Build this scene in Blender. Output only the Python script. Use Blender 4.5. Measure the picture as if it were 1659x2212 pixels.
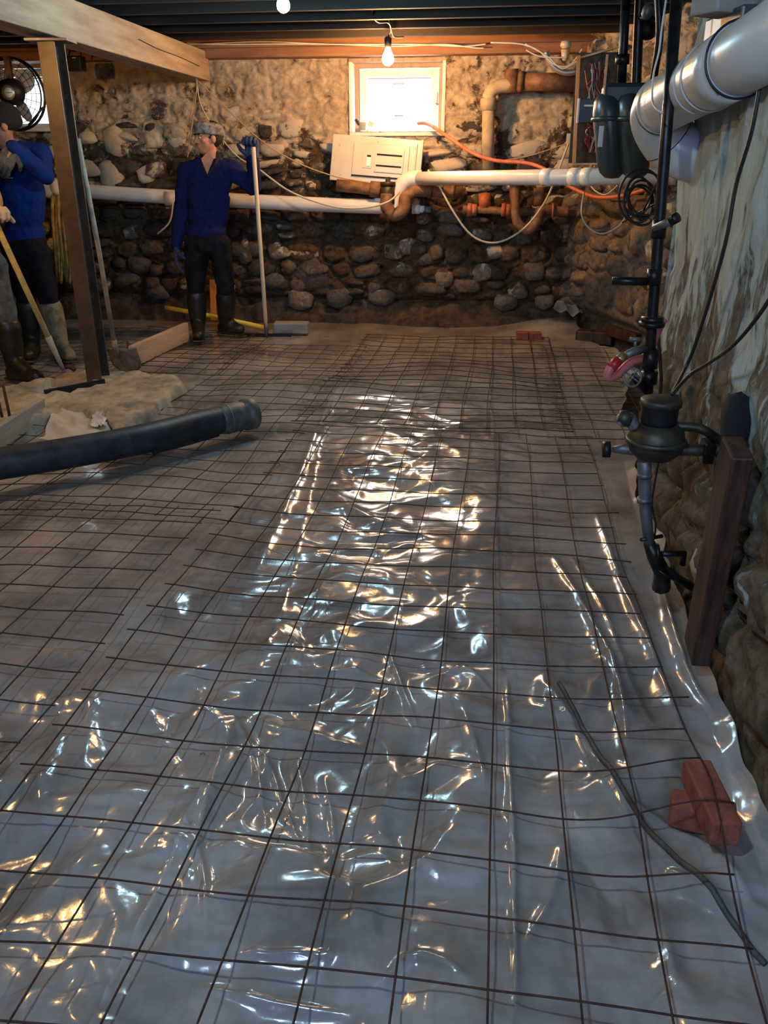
import bpy, bmesh, math, random
import numpy as np
from mathutils import Vector, Matrix
random.seed(7); RNG = np.random.default_rng(7)
for o in list(bpy.data.objects): bpy.data.objects.remove(o)
SC = bpy.context.scene
COL = SC.collection

# ------------------------------------------------------------------ camera (room axes: +Y runs to the far wall)
F, CX, CY = 1800.0, 829.5, 1106.0
PITCH, YAW, EYE = math.radians(22.5), math.radians(7.5), 1.37
_f = np.array([-math.sin(YAW)*math.cos(PITCH), math.cos(YAW)*math.cos(PITCH), -math.sin(PITCH)])
_r = np.array([math.cos(YAW), math.sin(YAW), 0.0]); _u = np.cross(_r, _f); _c = np.array([0, 0, EYE])
def at(px, py, **k):
    """where the line of sight through a pixel meets a real plane x=, y= or z= of the room"""
    d = _f + _r*(px-CX)/F - _u*(py-CY)/F
    (n, v), = k.items(); i = 'xyz'.index(n)
    return Vector(_c + (v-_c[i])/d[i]*d)
cam = bpy.data.cameras.new('camera'); co = bpy.data.objects.new('camera', cam); COL.objects.link(co)
co.location = (0, 0, EYE); co.rotation_euler = (math.radians(90)-PITCH, 0, YAW)
cam.sensor_fit = 'VERTICAL'; cam.sensor_height = 24.0; cam.lens = 24.0*F/2212; cam.clip_start = 0.02
SC.camera = co
# ------------------------------------------------------------------ world, view, lamps
SC.view_settings.view_transform = 'Standard'; SC.view_settings.look = 'None'
SC.view_settings.gamma = 1; SC.view_settings.use_curve_mapping = False
SC.view_settings.exposure = 0.60
w = bpy.data.worlds.new('world'); SC.world = w; w.use_nodes = True
w.node_tree.nodes['Background'].inputs[0].default_value = (0.80, 0.92, 1.0, 1)
w.node_tree.nodes['Background'].inputs[1].default_value = 3.0
def area_lamp(name, loc, target, sx, sy, power, col):
    l = bpy.data.lights.new(name, 'AREA'); l.shape = 'RECTANGLE'; l.size = sx; l.size_y = sy
    l.energy = power; l.color = col
    o = bpy.data.objects.new(name, l); COL.objects.link(o); o.location = loc
    o.rotation_euler = (Vector(target)-Vector(loc)).to_track_quat('-Z', 'Y').to_euler()
    return o
area_lamp('daylight_hatch', (0.2, -2.2, 1.9), (0.1, 1.5, 0), 0.8, 0.5, 48, (0.36, 0.50, 1.0))
area_lamp('daylight_window', (-0.93, 8.32, 1.95), (-0.8, 3.5, 0.0), 0.72, 0.42, 14, (1.0, 0.95, 0.88))
BULB_WARM, BULB_COOL = 780.0, 700.0      # emission of the bare bulbs

# ------------------------------------------------------------------ numpy noise
def _h(ix, iy, s):
    n = (ix*374761393 + iy*668265263 + s*1442695041) & 0xffffffff
    n = ((n ^ (n >> 13))*1274126177) & 0xffffffff
    return ((n ^ (n >> 16)) & 0xffff)/65535.0
def pn(x, y, s=0):
    x = np.asarray(x, float); y = np.asarray(y, float)
    xi = np.floor(x).astype(np.int64); yi = np.floor(y).astype(np.int64); fx = x-xi; fy = y-yi
    u = fx*fx*fx*(fx*(fx*6-15)+10); v = fy*fy*fy*(fy*(fy*6-15)+10)
    def g(dx, dy):
        a = _h(xi+dx, yi+dy, s)*2*np.pi
        return np.cos(a)*(fx-dx)+np.sin(a)*(fy-dy)
    a = g(0, 0)*(1-u)+g(1, 0)*u; b = g(0, 1)*(1-u)+g(1, 1)*u
    return (a*(1-v)+b*v)*1.5
def fbm(x, y, s=0, o=4):
    t = 0; a = 1.0
    for k in range(o): t = t + a*pn(x*2**k, y*2**k, s+k); a *= .5
    return t
def ridge(x, y, s=0):
    return 1-2*np.sqrt(pn(x, y, s)**2+.006)
def sstep(a, b, x):
    t = np.clip((x-a)/(b-a), 0, 1); return t*t*(3-2*t)

# ------------------------------------------------------------------ materials
def newmat(name):
    m = bpy.data.materials.new(name); m.use_nodes = True
    nt = m.node_tree; return m, nt, nt.nodes['Principled BSDF'], nt.nodes, nt.links
def ramp(nt, src, stops):
    r = nt.nodes.new('ShaderNodeValToRGB'); e = r.color_ramp.elements
    while len(e) > 1: e.remove(e[-1])
    e[0].position = stops[0][0]; e[0].color = (*stops[0][1], 1) if len(stops[0][1]) == 3 else stops[0][1]
    for p, c in stops[1:]:
        q = e.new(p); q.color = (*c, 1)
    nt.links.new(src, r.inputs[0]); return r.outputs[0]
def noise(nt, scale, detail=6, rough=.6, coord='Object', stretch=(1, 1, 1), dist=0.0):
    tc = nt.nodes.new('ShaderNodeTexCoord'); mp = nt.nodes.new('ShaderNodeMapping'); mp.inputs['Scale'].default_value = stretch
    if coord == 'World':
        g = nt.nodes.new('ShaderNodeNewGeometry'); nt.links.new(g.outputs['Position'], mp.inputs[0])
    else: nt.links.new(tc.outputs[coord], mp.inputs[0])
    n = nt.nodes.new('ShaderNodeTexNoise'); n.inputs['Scale'].default_value = scale
    n.inputs['Detail'].default_value = detail; n.inputs['Roughness'].default_value = rough; n.inputs['Distortion'].default_value = dist
    nt.links.new(mp.outputs[0], n.inputs['Vector']); return n.outputs['Fac']
def bump(nt, b, h, strength=.4, dist=.01):
    bn = nt.nodes.new('ShaderNodeBump'); bn.inputs['Strength'].default_value = strength; bn.inputs['Distance'].default_value = dist
    nt.links.new(h, bn.inputs['Height']); nt.links.new(bn.outputs[0], b.inputs['Normal'])
def mat(name, c1, c2=None, scale=8, rough=.6, metal=0, bs=.3, bd=.004, lo=.35, hi=.65, stretch=(1, 1, 1), coord='Object', spec=.5, detail=6):
    m, nt, b, N, L = newmat(name)
    b.inputs['Roughness'].default_value = rough; b.inputs['Metallic'].default_value = metal
    b.inputs['Specular IOR Level'].default_value = spec
    if c2 is None: b.inputs['Base Color'].default_value = (*c1, 1); return m
    n = noise(nt, scale, detail, .62, coord, stretch)
    L.new(ramp(nt, n, [(lo, c1), (hi, c2)]), b.inputs['Base Color'])
    if bs: bump(nt, b, n, bs, bd)
    return m
def emis(name, col, s):
    m, nt, b, N, L = newmat(name); b.inputs['Base Color'].default_value = (*col, 1)
    b.inputs['Emission Color'].default_value = (*col, 1); b.inputs['Emission Strength'].default_value = s; return m
def math_(nt, op, a, b_, clamp=False):
    n = nt.nodes.new('ShaderNodeMath'); n.operation = op; n.use_clamp = clamp
    for i, v in enumerate((a, b_)):
        if v is None: continue
        if isinstance(v, (int, float)): n.inputs[i].default_value = v
        else: nt.links.new(v, n.inputs[i])
    return n.outputs[0]
def mixc(nt, f, a, b_):
    n = nt.nodes.new('ShaderNodeMix'); n.data_type = 'RGBA'
    for k, v in ((0, f), (6, a), (7, b_)):
        if isinstance(v, tuple): n.inputs[k].default_value = (*v, 1)
        elif isinstance(v, (int, float)): n.inputs[k].default_value = v
        else: nt.links.new(v, n.inputs[k])
    return n.outputs[2]
def masonry(name, z0, z1, wash, wash2, brown, dark, amt=1.0, stretch=(1, 1, 1), rand=0.0, bs=.9, cut=.93):
    """bare brown masonry under patchy old whitewash; the paint lies thickest between z0 and z1 upward"""
    m, nt, b, N, L = newmat(name)
    g = N.new('ShaderNodeNewGeometry'); sx = N.new('ShaderNodeSeparateXYZ'); L.new(g.outputs['Position'], sx.inputs[0])
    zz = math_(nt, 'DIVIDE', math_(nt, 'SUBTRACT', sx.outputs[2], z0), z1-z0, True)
    big = noise(nt, 2.9, 9, .74, 'World', stretch, .9); fine = noise(nt, 24, 8, .75, 'World'); mid = noise(nt, 9, 8, .72, 'World', stretch, .4)
    col = ramp(nt, fine, [(.3, dark), (.5, brown), (.72, tuple(min(1, c*1.6) for c in brown))])
    if rand:
        oi = N.new('ShaderNodeObjectInfo')
        hs = N.new('ShaderNodeHueSaturation'); L.new(col, hs.inputs['Color'])
        L.new(math_(nt, 'ADD', math_(nt, 'MULTIPLY', oi.outputs['Random'], 1.2), .55), hs.inputs['Value'])
        L.new(math_(nt, 'ADD', math_(nt, 'MULTIPLY', oi.outputs['Random'], .5), .5), hs.inputs['Saturation']); col = hs.outputs[0]
        mid = math_(nt, 'ADD', mid, math_(nt, 'MULTIPLY', math_(nt, 'SUBTRACT', oi.outputs['Random'], .5), rand))
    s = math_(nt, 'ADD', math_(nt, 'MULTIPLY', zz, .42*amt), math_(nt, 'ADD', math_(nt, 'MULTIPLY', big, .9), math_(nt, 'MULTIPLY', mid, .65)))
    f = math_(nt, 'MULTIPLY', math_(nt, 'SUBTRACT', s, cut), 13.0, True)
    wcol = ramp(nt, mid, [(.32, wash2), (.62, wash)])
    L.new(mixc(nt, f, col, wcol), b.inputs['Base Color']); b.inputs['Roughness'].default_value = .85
    b.inputs['Specular IOR Level'].default_value = .25
    bump(nt, b, math_(nt, 'ADD', fine, math_(nt, 'MULTIPLY', f, .5)), bs, .015)
    return m
M = {}
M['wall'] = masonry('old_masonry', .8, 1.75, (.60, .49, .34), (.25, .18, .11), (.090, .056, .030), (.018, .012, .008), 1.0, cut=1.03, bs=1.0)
M['stone'] = masonry('fieldstone', .7, 1.9, (.58, .50, .38), (.36, .30, .22), (.095, .07, .048), (.022, .017, .013), .85, rand=.7, cut=.97)
M['stonepale'] = masonry('whitewashed_fieldstone', .3, 1.3, (.66, .58, .44), (.42, .35, .26), (.16, .12, .08), (.05, .04, .03), .9, rand=.2, cut=.90)
M['rwall'] = masonry('limewashed_wall', .15, 1.5, (.58, .66, .60), (.38, .42, .37), (.19, .145, .09), (.05, .038, .025), 1.0, stretch=(1, 1.7, .55), cut=.965, bs=1.0)
M['rstone'] = masonry('side_fieldstone', .2, 2.4, (.60, .50, .36), (.42, .32, .2), (.20, .13, .065), (.05, .034, .02), .8, rand=.5)
M['soil'] = mat('damp_soil', (.035, .022, .012), (.11, .075, .045), 14, .95, bs=1, bd=.03, coord='World')
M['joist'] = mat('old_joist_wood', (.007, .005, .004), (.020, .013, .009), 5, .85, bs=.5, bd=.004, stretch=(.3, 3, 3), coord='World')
M['rim'] = mat('red_brown_timber', (.17, .07, .03), (.33, .16, .07), 4, .65, bs=.4, stretch=(.3, 3, 3), coord='World')
M['beam'] = mat('rough_sawn_beam', (.24, .17, .11), (.46, .36, .25), 3.5, .75, bs=.6, bd=.006, lo=.3, hi=.6, stretch=(4, .35, 3), coord='World')
M['lumber'] = mat('form_lumber', (.36, .24, .16), (.55, .40, .28), 5, .75, stretch=(1, .3, 3), coord='World')
M['greyboard'] = mat('weathered_board', (.22, .20, .17), (.36, .33, .28), 5, .8, stretch=(1, .3, 3), coord='World')
M['steel'] = mat('brown_primed_steel', (.065, .043, .030), (.115, .080, .058), 9, .42, .35, bs=.15)
M['plate'] = mat('steel_plate', (.13, .12, .12), (.25, .23, .22), 12, .5, .6)
M['rust'] = mat('rusty_wire', (.030, .014, .008), (.085, .038, .020), 30, .75, .3, coord='World')
M['iron'] = mat('rusted_cast_iron', (.12, .055, .025), (.30, .16, .08), 14, .7, .2, bs=.5, bd=.004)
M['rediron'] = mat('red_rust_coupling', (.38, .09, .04), (.55, .18, .08), 14, .75, .1, bs=.5)
M['paleiron'] = mat('whitewashed_iron_pipe', (.32, .24, .14), (.52, .42, .27), 9, .75, 0, bs=.4)
M['pvc'] = mat('white_pvc', (.68, .66, .62), (.80, .78, .74), 3, .3, bs=.02)
M['pvcgrey'] = mat('silver_grey_vent_pipe', (.50, .51, .49), (.58, .59, .56), 6, .33, .0, bs=.02)
M['black'] = mat('black_steel_pipe', (.006, .006, .006), (.028, .026, .024), 18, .38, .5, bs=.4, bd=.002)
M['blackp'] = mat('black_plastic', (.008, .008, .009), None, rough=.45)
M['brass'] = mat('dull_brass', (.55, .42, .14), (.7, .55, .25), 20, .35, .8)
M['bronze'] = mat('dark_bronze', (.03, .027, .018), (.085, .075, .05), 20, .5, .6, bs=.4)
M['greyiron'] = mat('galvanised_pipe', (.10, .10, .105), (.22, .21, .2), 16, .5, .6, bs=.4)
M['gas'] = mat('blue_grey_meter_paint', (.030, .045, .052), (.045, .062, .070), 6, .35, bs=.05)
M['panel'] = mat('beige_enamel', (.50, .47, .40), (.56, .53, .46), 5, .28, .0, bs=.02)
M['dark'] = mat('dark_void', (.008, .007, .006), None, rough=.9)
M['vinyl'] = mat('white_vinyl', (.78, .76, .70), (.84, .82, .77), 4, .4, bs=.02)
M['frame'] = mat('brown_window_buck', (.30, .19, .12), (.45, .31, .21), 8, .7, stretch=(3, 3, .4))
M['plaster'] = mat('white_plaster', (.62, .58, .53), (.78, .75, .70), 7, .85, bs=.5, bd=.006)
M['label'] = mat('white_label', (.7, .72, .7), None, rough=.5)
M['ink'] = mat('grey_print', (.22, .22, .2), None, rough=.6)
M['rope'] = mat('pale_cable', (.52, .46, .34), (.64, .58, .44), 60, .6, coord='World')
M['orange'] = mat('orange_cord', (.62, .13, .06), (.74, .22, .12), 25, .5, coord='World')
M['brownwire'] = mat('tan_wire', (.42, .29, .15), None, rough=.6)
M['brick'] = mat('red_brick', (.17, .045, .022), (.30, .09, .045), 26, .85, bs=.7, bd=.004)
M['concrete'] = mat('rough_concrete', (.17, .145, .10), (.40, .34, .24), 8, .9, bs=1, bd=.02, coord='World')
M['plank'] = mat('dark_wet_plank', (.010, .006, .004), (.085, .036, .018), 6, .5, stretch=(6, 6, .5), bs=.4)
M['hosed'] = mat('black_rubber_hose', (.010, .013, .017), (.035, .042, .05), 16, .5, bs=.3, stretch=(1, 1, 1))
M['hoseend'] = mat('muddy_rubber_cuff', (.04, .06, .055), (.14, .15, .13), 16, .55, bs=.4)
M['yellow'] = mat('yellow_pipe', (.70, .48, .03), (.82, .60, .07), 10, .45)
M['dirtyyellow'] = mat('muddy_yellow_handle', (.40, .30, .09), (.66, .50, .17), 20, .6)
M['woodh'] = mat('pale_wood_handle', (.58, .42, .24), (.70, .53, .33), 12, .5, stretch=(1, 1, .2))
M['grayh'] = mat('muddy_wood_handle', (.22, .17, .12), (.40, .34, .26), 14, .6)
M['blade'] = mat('muddy_shovel_steel', (.10, .085, .06), (.24, .20, .13), 16, .6, .3)
M['orangew'] = mat('orange_painted_stake', (.62, .24, .04), None, rough=.6)
M['tarp'] = mat('yellow_straw_tarp', (.20, .12, .03), (.50, .33, .10), 14, .7, bs=.8, bd=.01)
M['blue'] = mat('royal_blue_fleece', (.003, .006, .045), (.006, .012, .085), 60, .9, bs=.4, bd=.002, spec=.2)
M['blue2'] = mat('blue_cotton_sweatshirt', (.003, .022, .13), (.005, .03, .19), 60, .9, bs=.3, bd=.002, spec=.2)
M['collar'] = mat('black_collar', (.010, .010, .012), None, rough=.9)
M['pants'] = mat('black_work_trousers', (.003, .003, .005), (.010, .011, .015), 20, .85, bs=.5, spec=.2)
M['jeans'] = mat('dusty_jeans', (.03, .045, .06), (.10, .12, .13), 16, .85, bs=.5)
M['boot'] = mat('black_rubber_boot', (.005, .005, .005), (.022, .019, .015), 14, .45)
M['mudboot'] = mat('mud_caked_boot', (.12, .085, .045), (.30, .24, .14), 18, .8, bs=.7)
M['skin'] = mat('skin', (.42, .18, .10), (.50, .23, .13), 30, .5, bs=.1, bd=.001)
M['hair'] = mat('black_hair', (.008, .006, .005), None, rough=.7)
M['glove'] = mat('blue_knit_glove', (.012, .018, .07), (.05, .06, .12), 60, .8, bs=.4)
M['gloveg'] = mat('grey_rubber_glove', (.06, .055, .05), (.13, .12, .10), 40, .8, bs=.3)
M['bandana'] = mat('grey_patterned_bandana', (.07, .06, .06), (.30, .27, .25), 30, .8, lo=.38, hi=.62, bs=.2)
M['tan'] = mat('tan_work_glove', (.55, .36, .2), None, rough=.8)
M['eye'] = mat('eye_white', (.6, .55, .5), None, rough=.3)
M['red'] = mat('red_rubber', (.42, .02, .02), None, rough=.4)
M['pink'] = mat('faded_red_hose', (.50, .12, .10), (.58, .18, .15), 12, .45)
M['conduit'] = mat('flexible_steel_conduit', (.42, .39, .33), None, rough=.35, metal=.7)
M['porcelain'] = mat('cream_porcelain', (.62, .50, .33), None, rough=.3)
M['plywood'] = mat('orange_plywood', (.45, .24, .09), (.58, .33, .14), 5, .6, stretch=(3, 3, .4))
M['redwire'] = mat('red_wire', (.30, .03, .03), None, rough=.5)
M['whitewire'] = mat('white_wire', (.62, .60, .54), None, rough=.5)
M['blackwire'] = mat('black_cable', (.012, .011, .010), None, rough=.5)
M['warm'] = emis('warm_bulb_glow', (1.0, .50, .17), BULB_WARM)
M['warmb'] = emis('amber_bulb_glow', (1.0, .54, .16), BULB_WARM*1.5)
M['cool2'] = emis('cool_lamp_glow', (.55, .80, 1.0), BULB_COOL*1.9)
M['cool'] = emis('cool_bulb_glow', (.48, .82, 1.0), BULB_COOL)

def make_film():
    m, nt, b, N, L = newmat('clear_polythene_film')
    big = noise(nt, 1.9, 6, .66, 'World'); sp = noise(nt, 26, 6, .7, 'World')
    base = ramp(nt, big, [(.36, (.22, .20, .175)), (.60, (.48, .45, .405))])
    dirt = ramp(nt, sp, [(.66, (0, 0, 0)), (.71, (1, 1, 1))])
    patch = ramp(nt, noise(nt, 2.3, 5, .7, 'World'), [(.56, (0, 0, 0)), (.62, (1, 1, 1))])
    f = math_(nt, 'MULTIPLY', dirt, patch)
    L.new(mixc(nt, f, base, (.07, .045, .02)), b.inputs['Base Color'])
    b.inputs['Roughness'].default_value = .17; b.inputs['IOR'].default_value = 1.5
    b.inputs['Specular IOR Level'].default_value = .75
    b.inputs['Coat Weight'].default_value = .35; b.inputs['Coat Roughness'].default_value = .05
    bump(nt, b, noise(nt, 30, 4, .55, 'World', (1, 1, 1), 1.2), .10, .006)
    tr = N.new('ShaderNodeBsdfTransparent'); tr.inputs[0].default_value = (.9, .9, .88, 1)
    mx = N.new('ShaderNodeMixShader'); mx.inputs[0].default_value = .78
    L.new(tr.outputs[0], mx.inputs[1]); L.new(b.outputs[0], mx.inputs[2])
    L.new(mx.outputs[0], N['Material Output'].inputs[0])
    return m
M['film'] = make_film()
M['filmpale'] = mat('pale_polythene_scrap', (.42, .39, .34), (.52, .49, .44), 4, .38, bs=.05)
def make_glass():
    m, nt, b, N, L = newmat('window_glass')
    tr = N.new('ShaderNodeBsdfTransparent'); gl = N.new('ShaderNodeBsdfGlossy'); gl.inputs['Roughness'].default_value = .02
    mx = N.new('ShaderNodeMixShader'); mx.inputs[0].default_value = .06
    L.new(tr.outputs[0], mx.inputs[1]); L.new(gl.outputs[0], mx.inputs[2]); L.new(mx.outputs[0], N['Material Output'].inputs[0])
    return m
M['glass'] = make_glass()

# ------------------------------------------------------------------ mesh building
class MB:
    def __init__(s): s.v = []; s.f = []
    def add(s, vs, fs):
        n = len(s.v); s.v += [tuple(v) for v in vs]; s.f += [tuple(i+n for i in f) for f in fs]; return s
    def box(s, c, size, rot=None):
        R = rot or Matrix.Identity(3); c = Vector(c)
        vs = [c+R @ Vector((x*size[0]/2, y*size[1]/2, z*size[2]/2)) for x in (-1, 1) for y in (-1, 1) for z in (-1, 1)]
        return s.add(vs, [(0, 1, 3, 2), (4, 6, 7, 5), (0, 4, 5, 1), (2, 3, 7, 6), (0, 2, 6, 4), (1, 5, 7, 3)])
    def tube(s, pts, r, n=10, cap=True):
        pts = [Vector(p) for p in pts]; m = len(pts); rs = r if isinstance(r, (list, tuple)) else [r]*m
        up = None; vs = []
        for i in range(m):
            t = (pts[min(i+1, m-1)]-pts[max(i-1, 0)]).normalized()
            if up is None:
                up = t.orthogonal().normalized()
            up = (up-t*up.dot(t)); up = up.normalized() if up.length > 1e-6 else t.orthogonal().normalized()
            b = t.cross(up)
            for k in range(n):
                a = 2*math.pi*k/n; vs.append(pts[i]+(up*math.cos(a)+b*math.sin(a))*rs[i])
        fs = [(i*n+k, i*n+(k+1) % n, (i+1)*n+(k+1) % n, (i+1)*n+k) for i in range(m-1) for k in range(n)]
        if cap: fs += [tuple(range(n))[::-1], tuple((m-1)*n+k for k in range(n))]
        return s.add(vs, fs)
    def ell(s, c, rad, R=None, n=14, m=9):
        R = R or Matrix.Identity(3); c = Vector(c); vs = []; fs = []
        for j in range(1, m):
            th = math.pi*j/m
            for k in range(n):
                a = 2*math.pi*k/n
                vs.append(c+R @ Vector((rad[0]*math.sin(th)*math.cos(a), rad[1]*math.sin(th)*math.sin(a), rad[2]*math.cos(th))))
        t = len(vs); vs += [c+R @ Vector((0, 0, rad[2])), c+R @ Vector((0, 0, -rad[2]))]
        for j in range(m-2):
            for k in range(n): fs.append((j*n+k, (j+1)*n+k, (j+1)*n+(k+1) % n, j*n+(k+1) % n))
        for k in range(n): fs += [(t, k, (k+1) % n), (t+1, (m-2)*n+(k+1) % n, (m-2)*n+k)]
        return s.add(vs, fs)
    def cap(s, a, b, ra, rb, n=12):
        """tapered capsule"""
        a = Vector(a); b = Vector(b); d = (b-a).normalized(); P = []; R_ = []
        for t in (0, .15, .4, .7, 1): P.append(a-d*ra*math.cos(t*math.pi/2)); R_.append(max(ra*math.sin(t*math.pi/2), ra*.03))
        for t in (1, .7, .4, .15, 0): P.append(b+d*rb*math.cos(t*math.pi/2)); R_.append(max(rb*math.sin(t*math.pi/2), rb*.03))
        return s.tube(P, R_, n)
    def lathe(s, prof, o, axis=(0, 0, 1), n=20):
        o = Vector(o); q = Vector((0, 0, 1)).rotation_difference(Vector(axis).normalized()); vs = []
        for r, z in prof:
            for k in range(n):
                a = 2*math.pi*k/n; vs.append(o+q @ Vector((r*math.cos(a), r*math.sin(a), z)))
        m = len(prof)
        fs = [(i*n+k, i*n+(k+1) % n, (i+1)*n+(k+1) % n, (i+1)*n+k) for i in range(m-1) for k in range(n)]
        fs += [tuple(range(n))[::-1], tuple((m-1)*n+k for k in range(n))]
        return s.add(vs, fs)
    def torus(s, c, R_, r, axis, n=28, k=8):
        c = Vector(c); q = Vector((0, 0, 1)).rotation_difference(Vector(axis).normalized())
        vs = []
        for i in range(n):
            a = 2*math.pi*i/n
            for j in range(k):
                b = 2*math.pi*j/k; vs.append(c+q @ Vector(((R_+r*math.cos(b))*math.cos(a), (R_+r*math.cos(b))*math.sin(a), r*math.sin(b))))
        return s.add(vs, [(i*k+j, ((i+1) % n)*k+j, ((i+1) % n)*k+(j+1) % k, i*k+(j+1) % k) for i in range(n) for j in range(k)])
BASE = {}
def obj(name, mb, m, parent=None, base=None, smooth=True, label=None, cat=None, group=None, kind=None, bevel=0):
    """one mesh object; vertices are given in room metres"""
    me = bpy.data.meshes.new(name); o = bpy.data.objects.new(name, me); COL.objects.link(o)
    if parent is not None: b = BASE[parent.name]; o.parent = parent
    else:
        v = np.array(mb.v)
        b = Vector(base) if base is not None else Vector(((v[:, 0].min()+v[:, 0].max())/2, (v[:, 1].min()+v[:, 1].max())/2, v[:, 2].min()))
        o.location = b
    BASE[o.name] = b
    vv = np.array(mb.v)-np.array(b)
    me.from_pydata(vv.tolist(), [], mb.f); me.materials.append(m if not isinstance(m, str) else M[m])
    if smooth:
        me.polygons.foreach_set('use_smooth', [True]*len(me.polygons))
        if smooth == 'auto': me.set_sharp_from_angle(angle=math.radians(40))
    me.update()
    if bevel:
        bv = o.modifiers.new('bevel', 'BEVEL'); bv.width = bevel; bv.segments = 2; bv.limit_method = 'ANGLE'
    tag(o, label, cat, group, kind); return o
def tag(o, label=None, cat=None, group=None, kind=None):
    if label: o['label'] = label
    if cat: o['category'] = cat
    if group: o['group'] = group
    if kind: o['kind'] = kind
def thing(name, label, cat, base, group=None):
    o = bpy.data.objects.new(name, None); COL.objects.link(o); o.location = base; o.empty_display_size = .1
    BASE[o.name] = Vector(base); tag(o, label, cat, group); return o
def grid(name, X, Y, Z, m, parent=None, hole=None, **k):
    """heightfield-like grid from 2-D arrays"""
    h, w_ = X.shape; me = bpy.data.meshes.new(name)
    co_ = np.stack([X, Y, Z], -1).reshape(-1, 3)
    b = BASE[parent.name] if parent is not None else Vector((float(X.mean()), float(Y.mean()), float(Z.min())))
    co_ = co_-np.array(b)
    idx = np.arange(h*w_).reshape(h, w_)
    q = np.stack([idx[:-1, :-1], idx[:-1, 1:], idx[1:, 1:], idx[1:, :-1]], -1).reshape(-1, 4)
    if hole is not None: q = q[~hole[:-1, :-1].reshape(-1)]
    me.vertices.add(len(co_)); me.vertices.foreach_set('co', co_.astype(np.float32).ravel())
    me.loops.add(q.size); me.loops.foreach_set('vertex_index', q.astype(np.int32).ravel())
    me.polygons.add(len(q)); me.polygons.foreach_set('loop_start', np.arange(0, q.size, 4, dtype=np.int32))
    me.polygons.foreach_set('use_smooth', np.ones(len(q), bool)); me.update(); me.validate()
    me.materials.append(M[m]); o = bpy.data.objects.new(name, me); COL.objects.link(o)
    if parent is not None: o.parent = parent
    else: o.location = b
    BASE[o.name] = b; tag(o, **k); return o
def smoothpath(pts, n=8):
    pts = [Vector(p) for p in pts]; out = []
    for i in range(len(pts)-1):
        p0 = pts[max(i-1, 0)]; p1 = pts[i]; p2 = pts[i+1]; p3 = pts[min(i+2, len(pts)-1)]
        for k in range(n):
            t = k/n
            out.append(.5*((2*p1)+(p2-p0)*t+(2*p0-5*p1+4*p2-p3)*t*t+(3*p1-p0-3*p2+p3)*t**3))
    out.append(pts[-1]); return out
def cable(name, px, Y, r, m, label, cat, n=6, group=None, parent=None):
    """a hanging cable; px = [(px,py[,Y])]"""
    pts = [at(p[0], p[1], y=(p[2] if len(p) > 2 else Y)) for p in px]
    return obj(name, MB().tube(smoothpath(pts), r, n), m, parent, label=label, cat=cat, group=group)

# ================================================================== STRUCTURE
YB = 7.95                                              # face of the far wall
def ground(x, y):
    z = .022*pn(x*.9, y*.9, 3)+.010*pn(x*2.2, y*2.2, 5)
    z = z+.10*sstep(7.1, 7.7, y)*sstep(-.2, .7, x)      # film climbs in the far right corner
    return z
xs = np.arange(-6.2, 1.4, .05); ys = np.arange(-2.6, 8.4, .05); X, Y = np.meshgrid(xs, ys)
Z = ground(X, Y)*.6-.07+.012*fbm(X*5, Y*5, 2, 4)
Z = Z+.12*sstep(.60, .8, X)*sstep(7.2, 5.6, Y)*0
grid('floor', X, Y, Z, 'soil', kind='structure')
# ---- stones
STONES = []
def stone_mesh(i):
    bm = bmesh.new(); bmesh.ops.create_icosphere(bm, subdivisions=2, radius=1)
    rs = random.Random(i*31+5)
    for k in range(13):                                 # knock flats into the ball
        n = Vector((rs.gauss(0, 1), rs.gauss(0, 1), rs.gauss(0, 1))).normalized(); d = rs.uniform(.52, .86)
        for v in bm.verts:
            e = v.co.dot(n)-d
            if e > 0: v.co -= n*e*.95
    for v in bm.verts: v.co *= 1.12+rs.uniform(-.07, .07)
    me = bpy.data.meshes.new('stone'); bm.to_mesh(me); bm.free()
    me.polygons.foreach_set('use_smooth', [True]*len(me.polygons)); return me
SM = {}
for key in ('stone', 'rstone', 'stonepale'):
    SM[key] = []
    for i in range(8):
        me = stone_mesh(i); me.materials.append(M[key]); SM[key].append(me)
def place_stones(wall, lst, mk):
    """lst: (point on the wall, tangent, normal, half width, half height, depth, tilt)"""
    b = BASE[wall.name]
    for i, (p, t, n, hw, hh, dp, tilt) in enumerate(lst):
        o = bpy.data.objects.new('stone', SM[mk][i % 8]); COL.objects.link(o); o.parent = wall
        up = Vector((0, 0, 1)); R = Matrix((t, n, up)).transposed() @ Matrix.Rotation(tilt, 3, 'Y')
        mtx = R.to_4x4() @ Matrix.Diagonal((hw, dp, hh, 1)); mtx.translation = Vector(p)-b
        o.matrix_basis = mtx
def layout(u0, u1, z0, z1, seed, hmin=.12, hmax=.22, wmin=.13, wmax=.34):
    r = random.Random(seed); out = []; z = z0
    while z < z1:
        h = r.uniform(hmin, hmax); u = u0-r.random()*.2
        while u < u1:
            w_ = r.uniform(wmin, wmax)
            if r.random() < .16 and h > .15:            # two small ones stacked
                for s_ in (-.25, .25): out.append((u+w_/2, z+h/2+s_*h, w_*.46, h*.24, r.uniform(-.2, .2)))
            else: out.append((u+w_/2, z+h/2+r.uniform(-.02, .02), w_*.49, h*.47*r.uniform(.85, 1.12), r.uniform(-.22, .22)))
            u += w_
        z += h*.97
    return out
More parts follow.
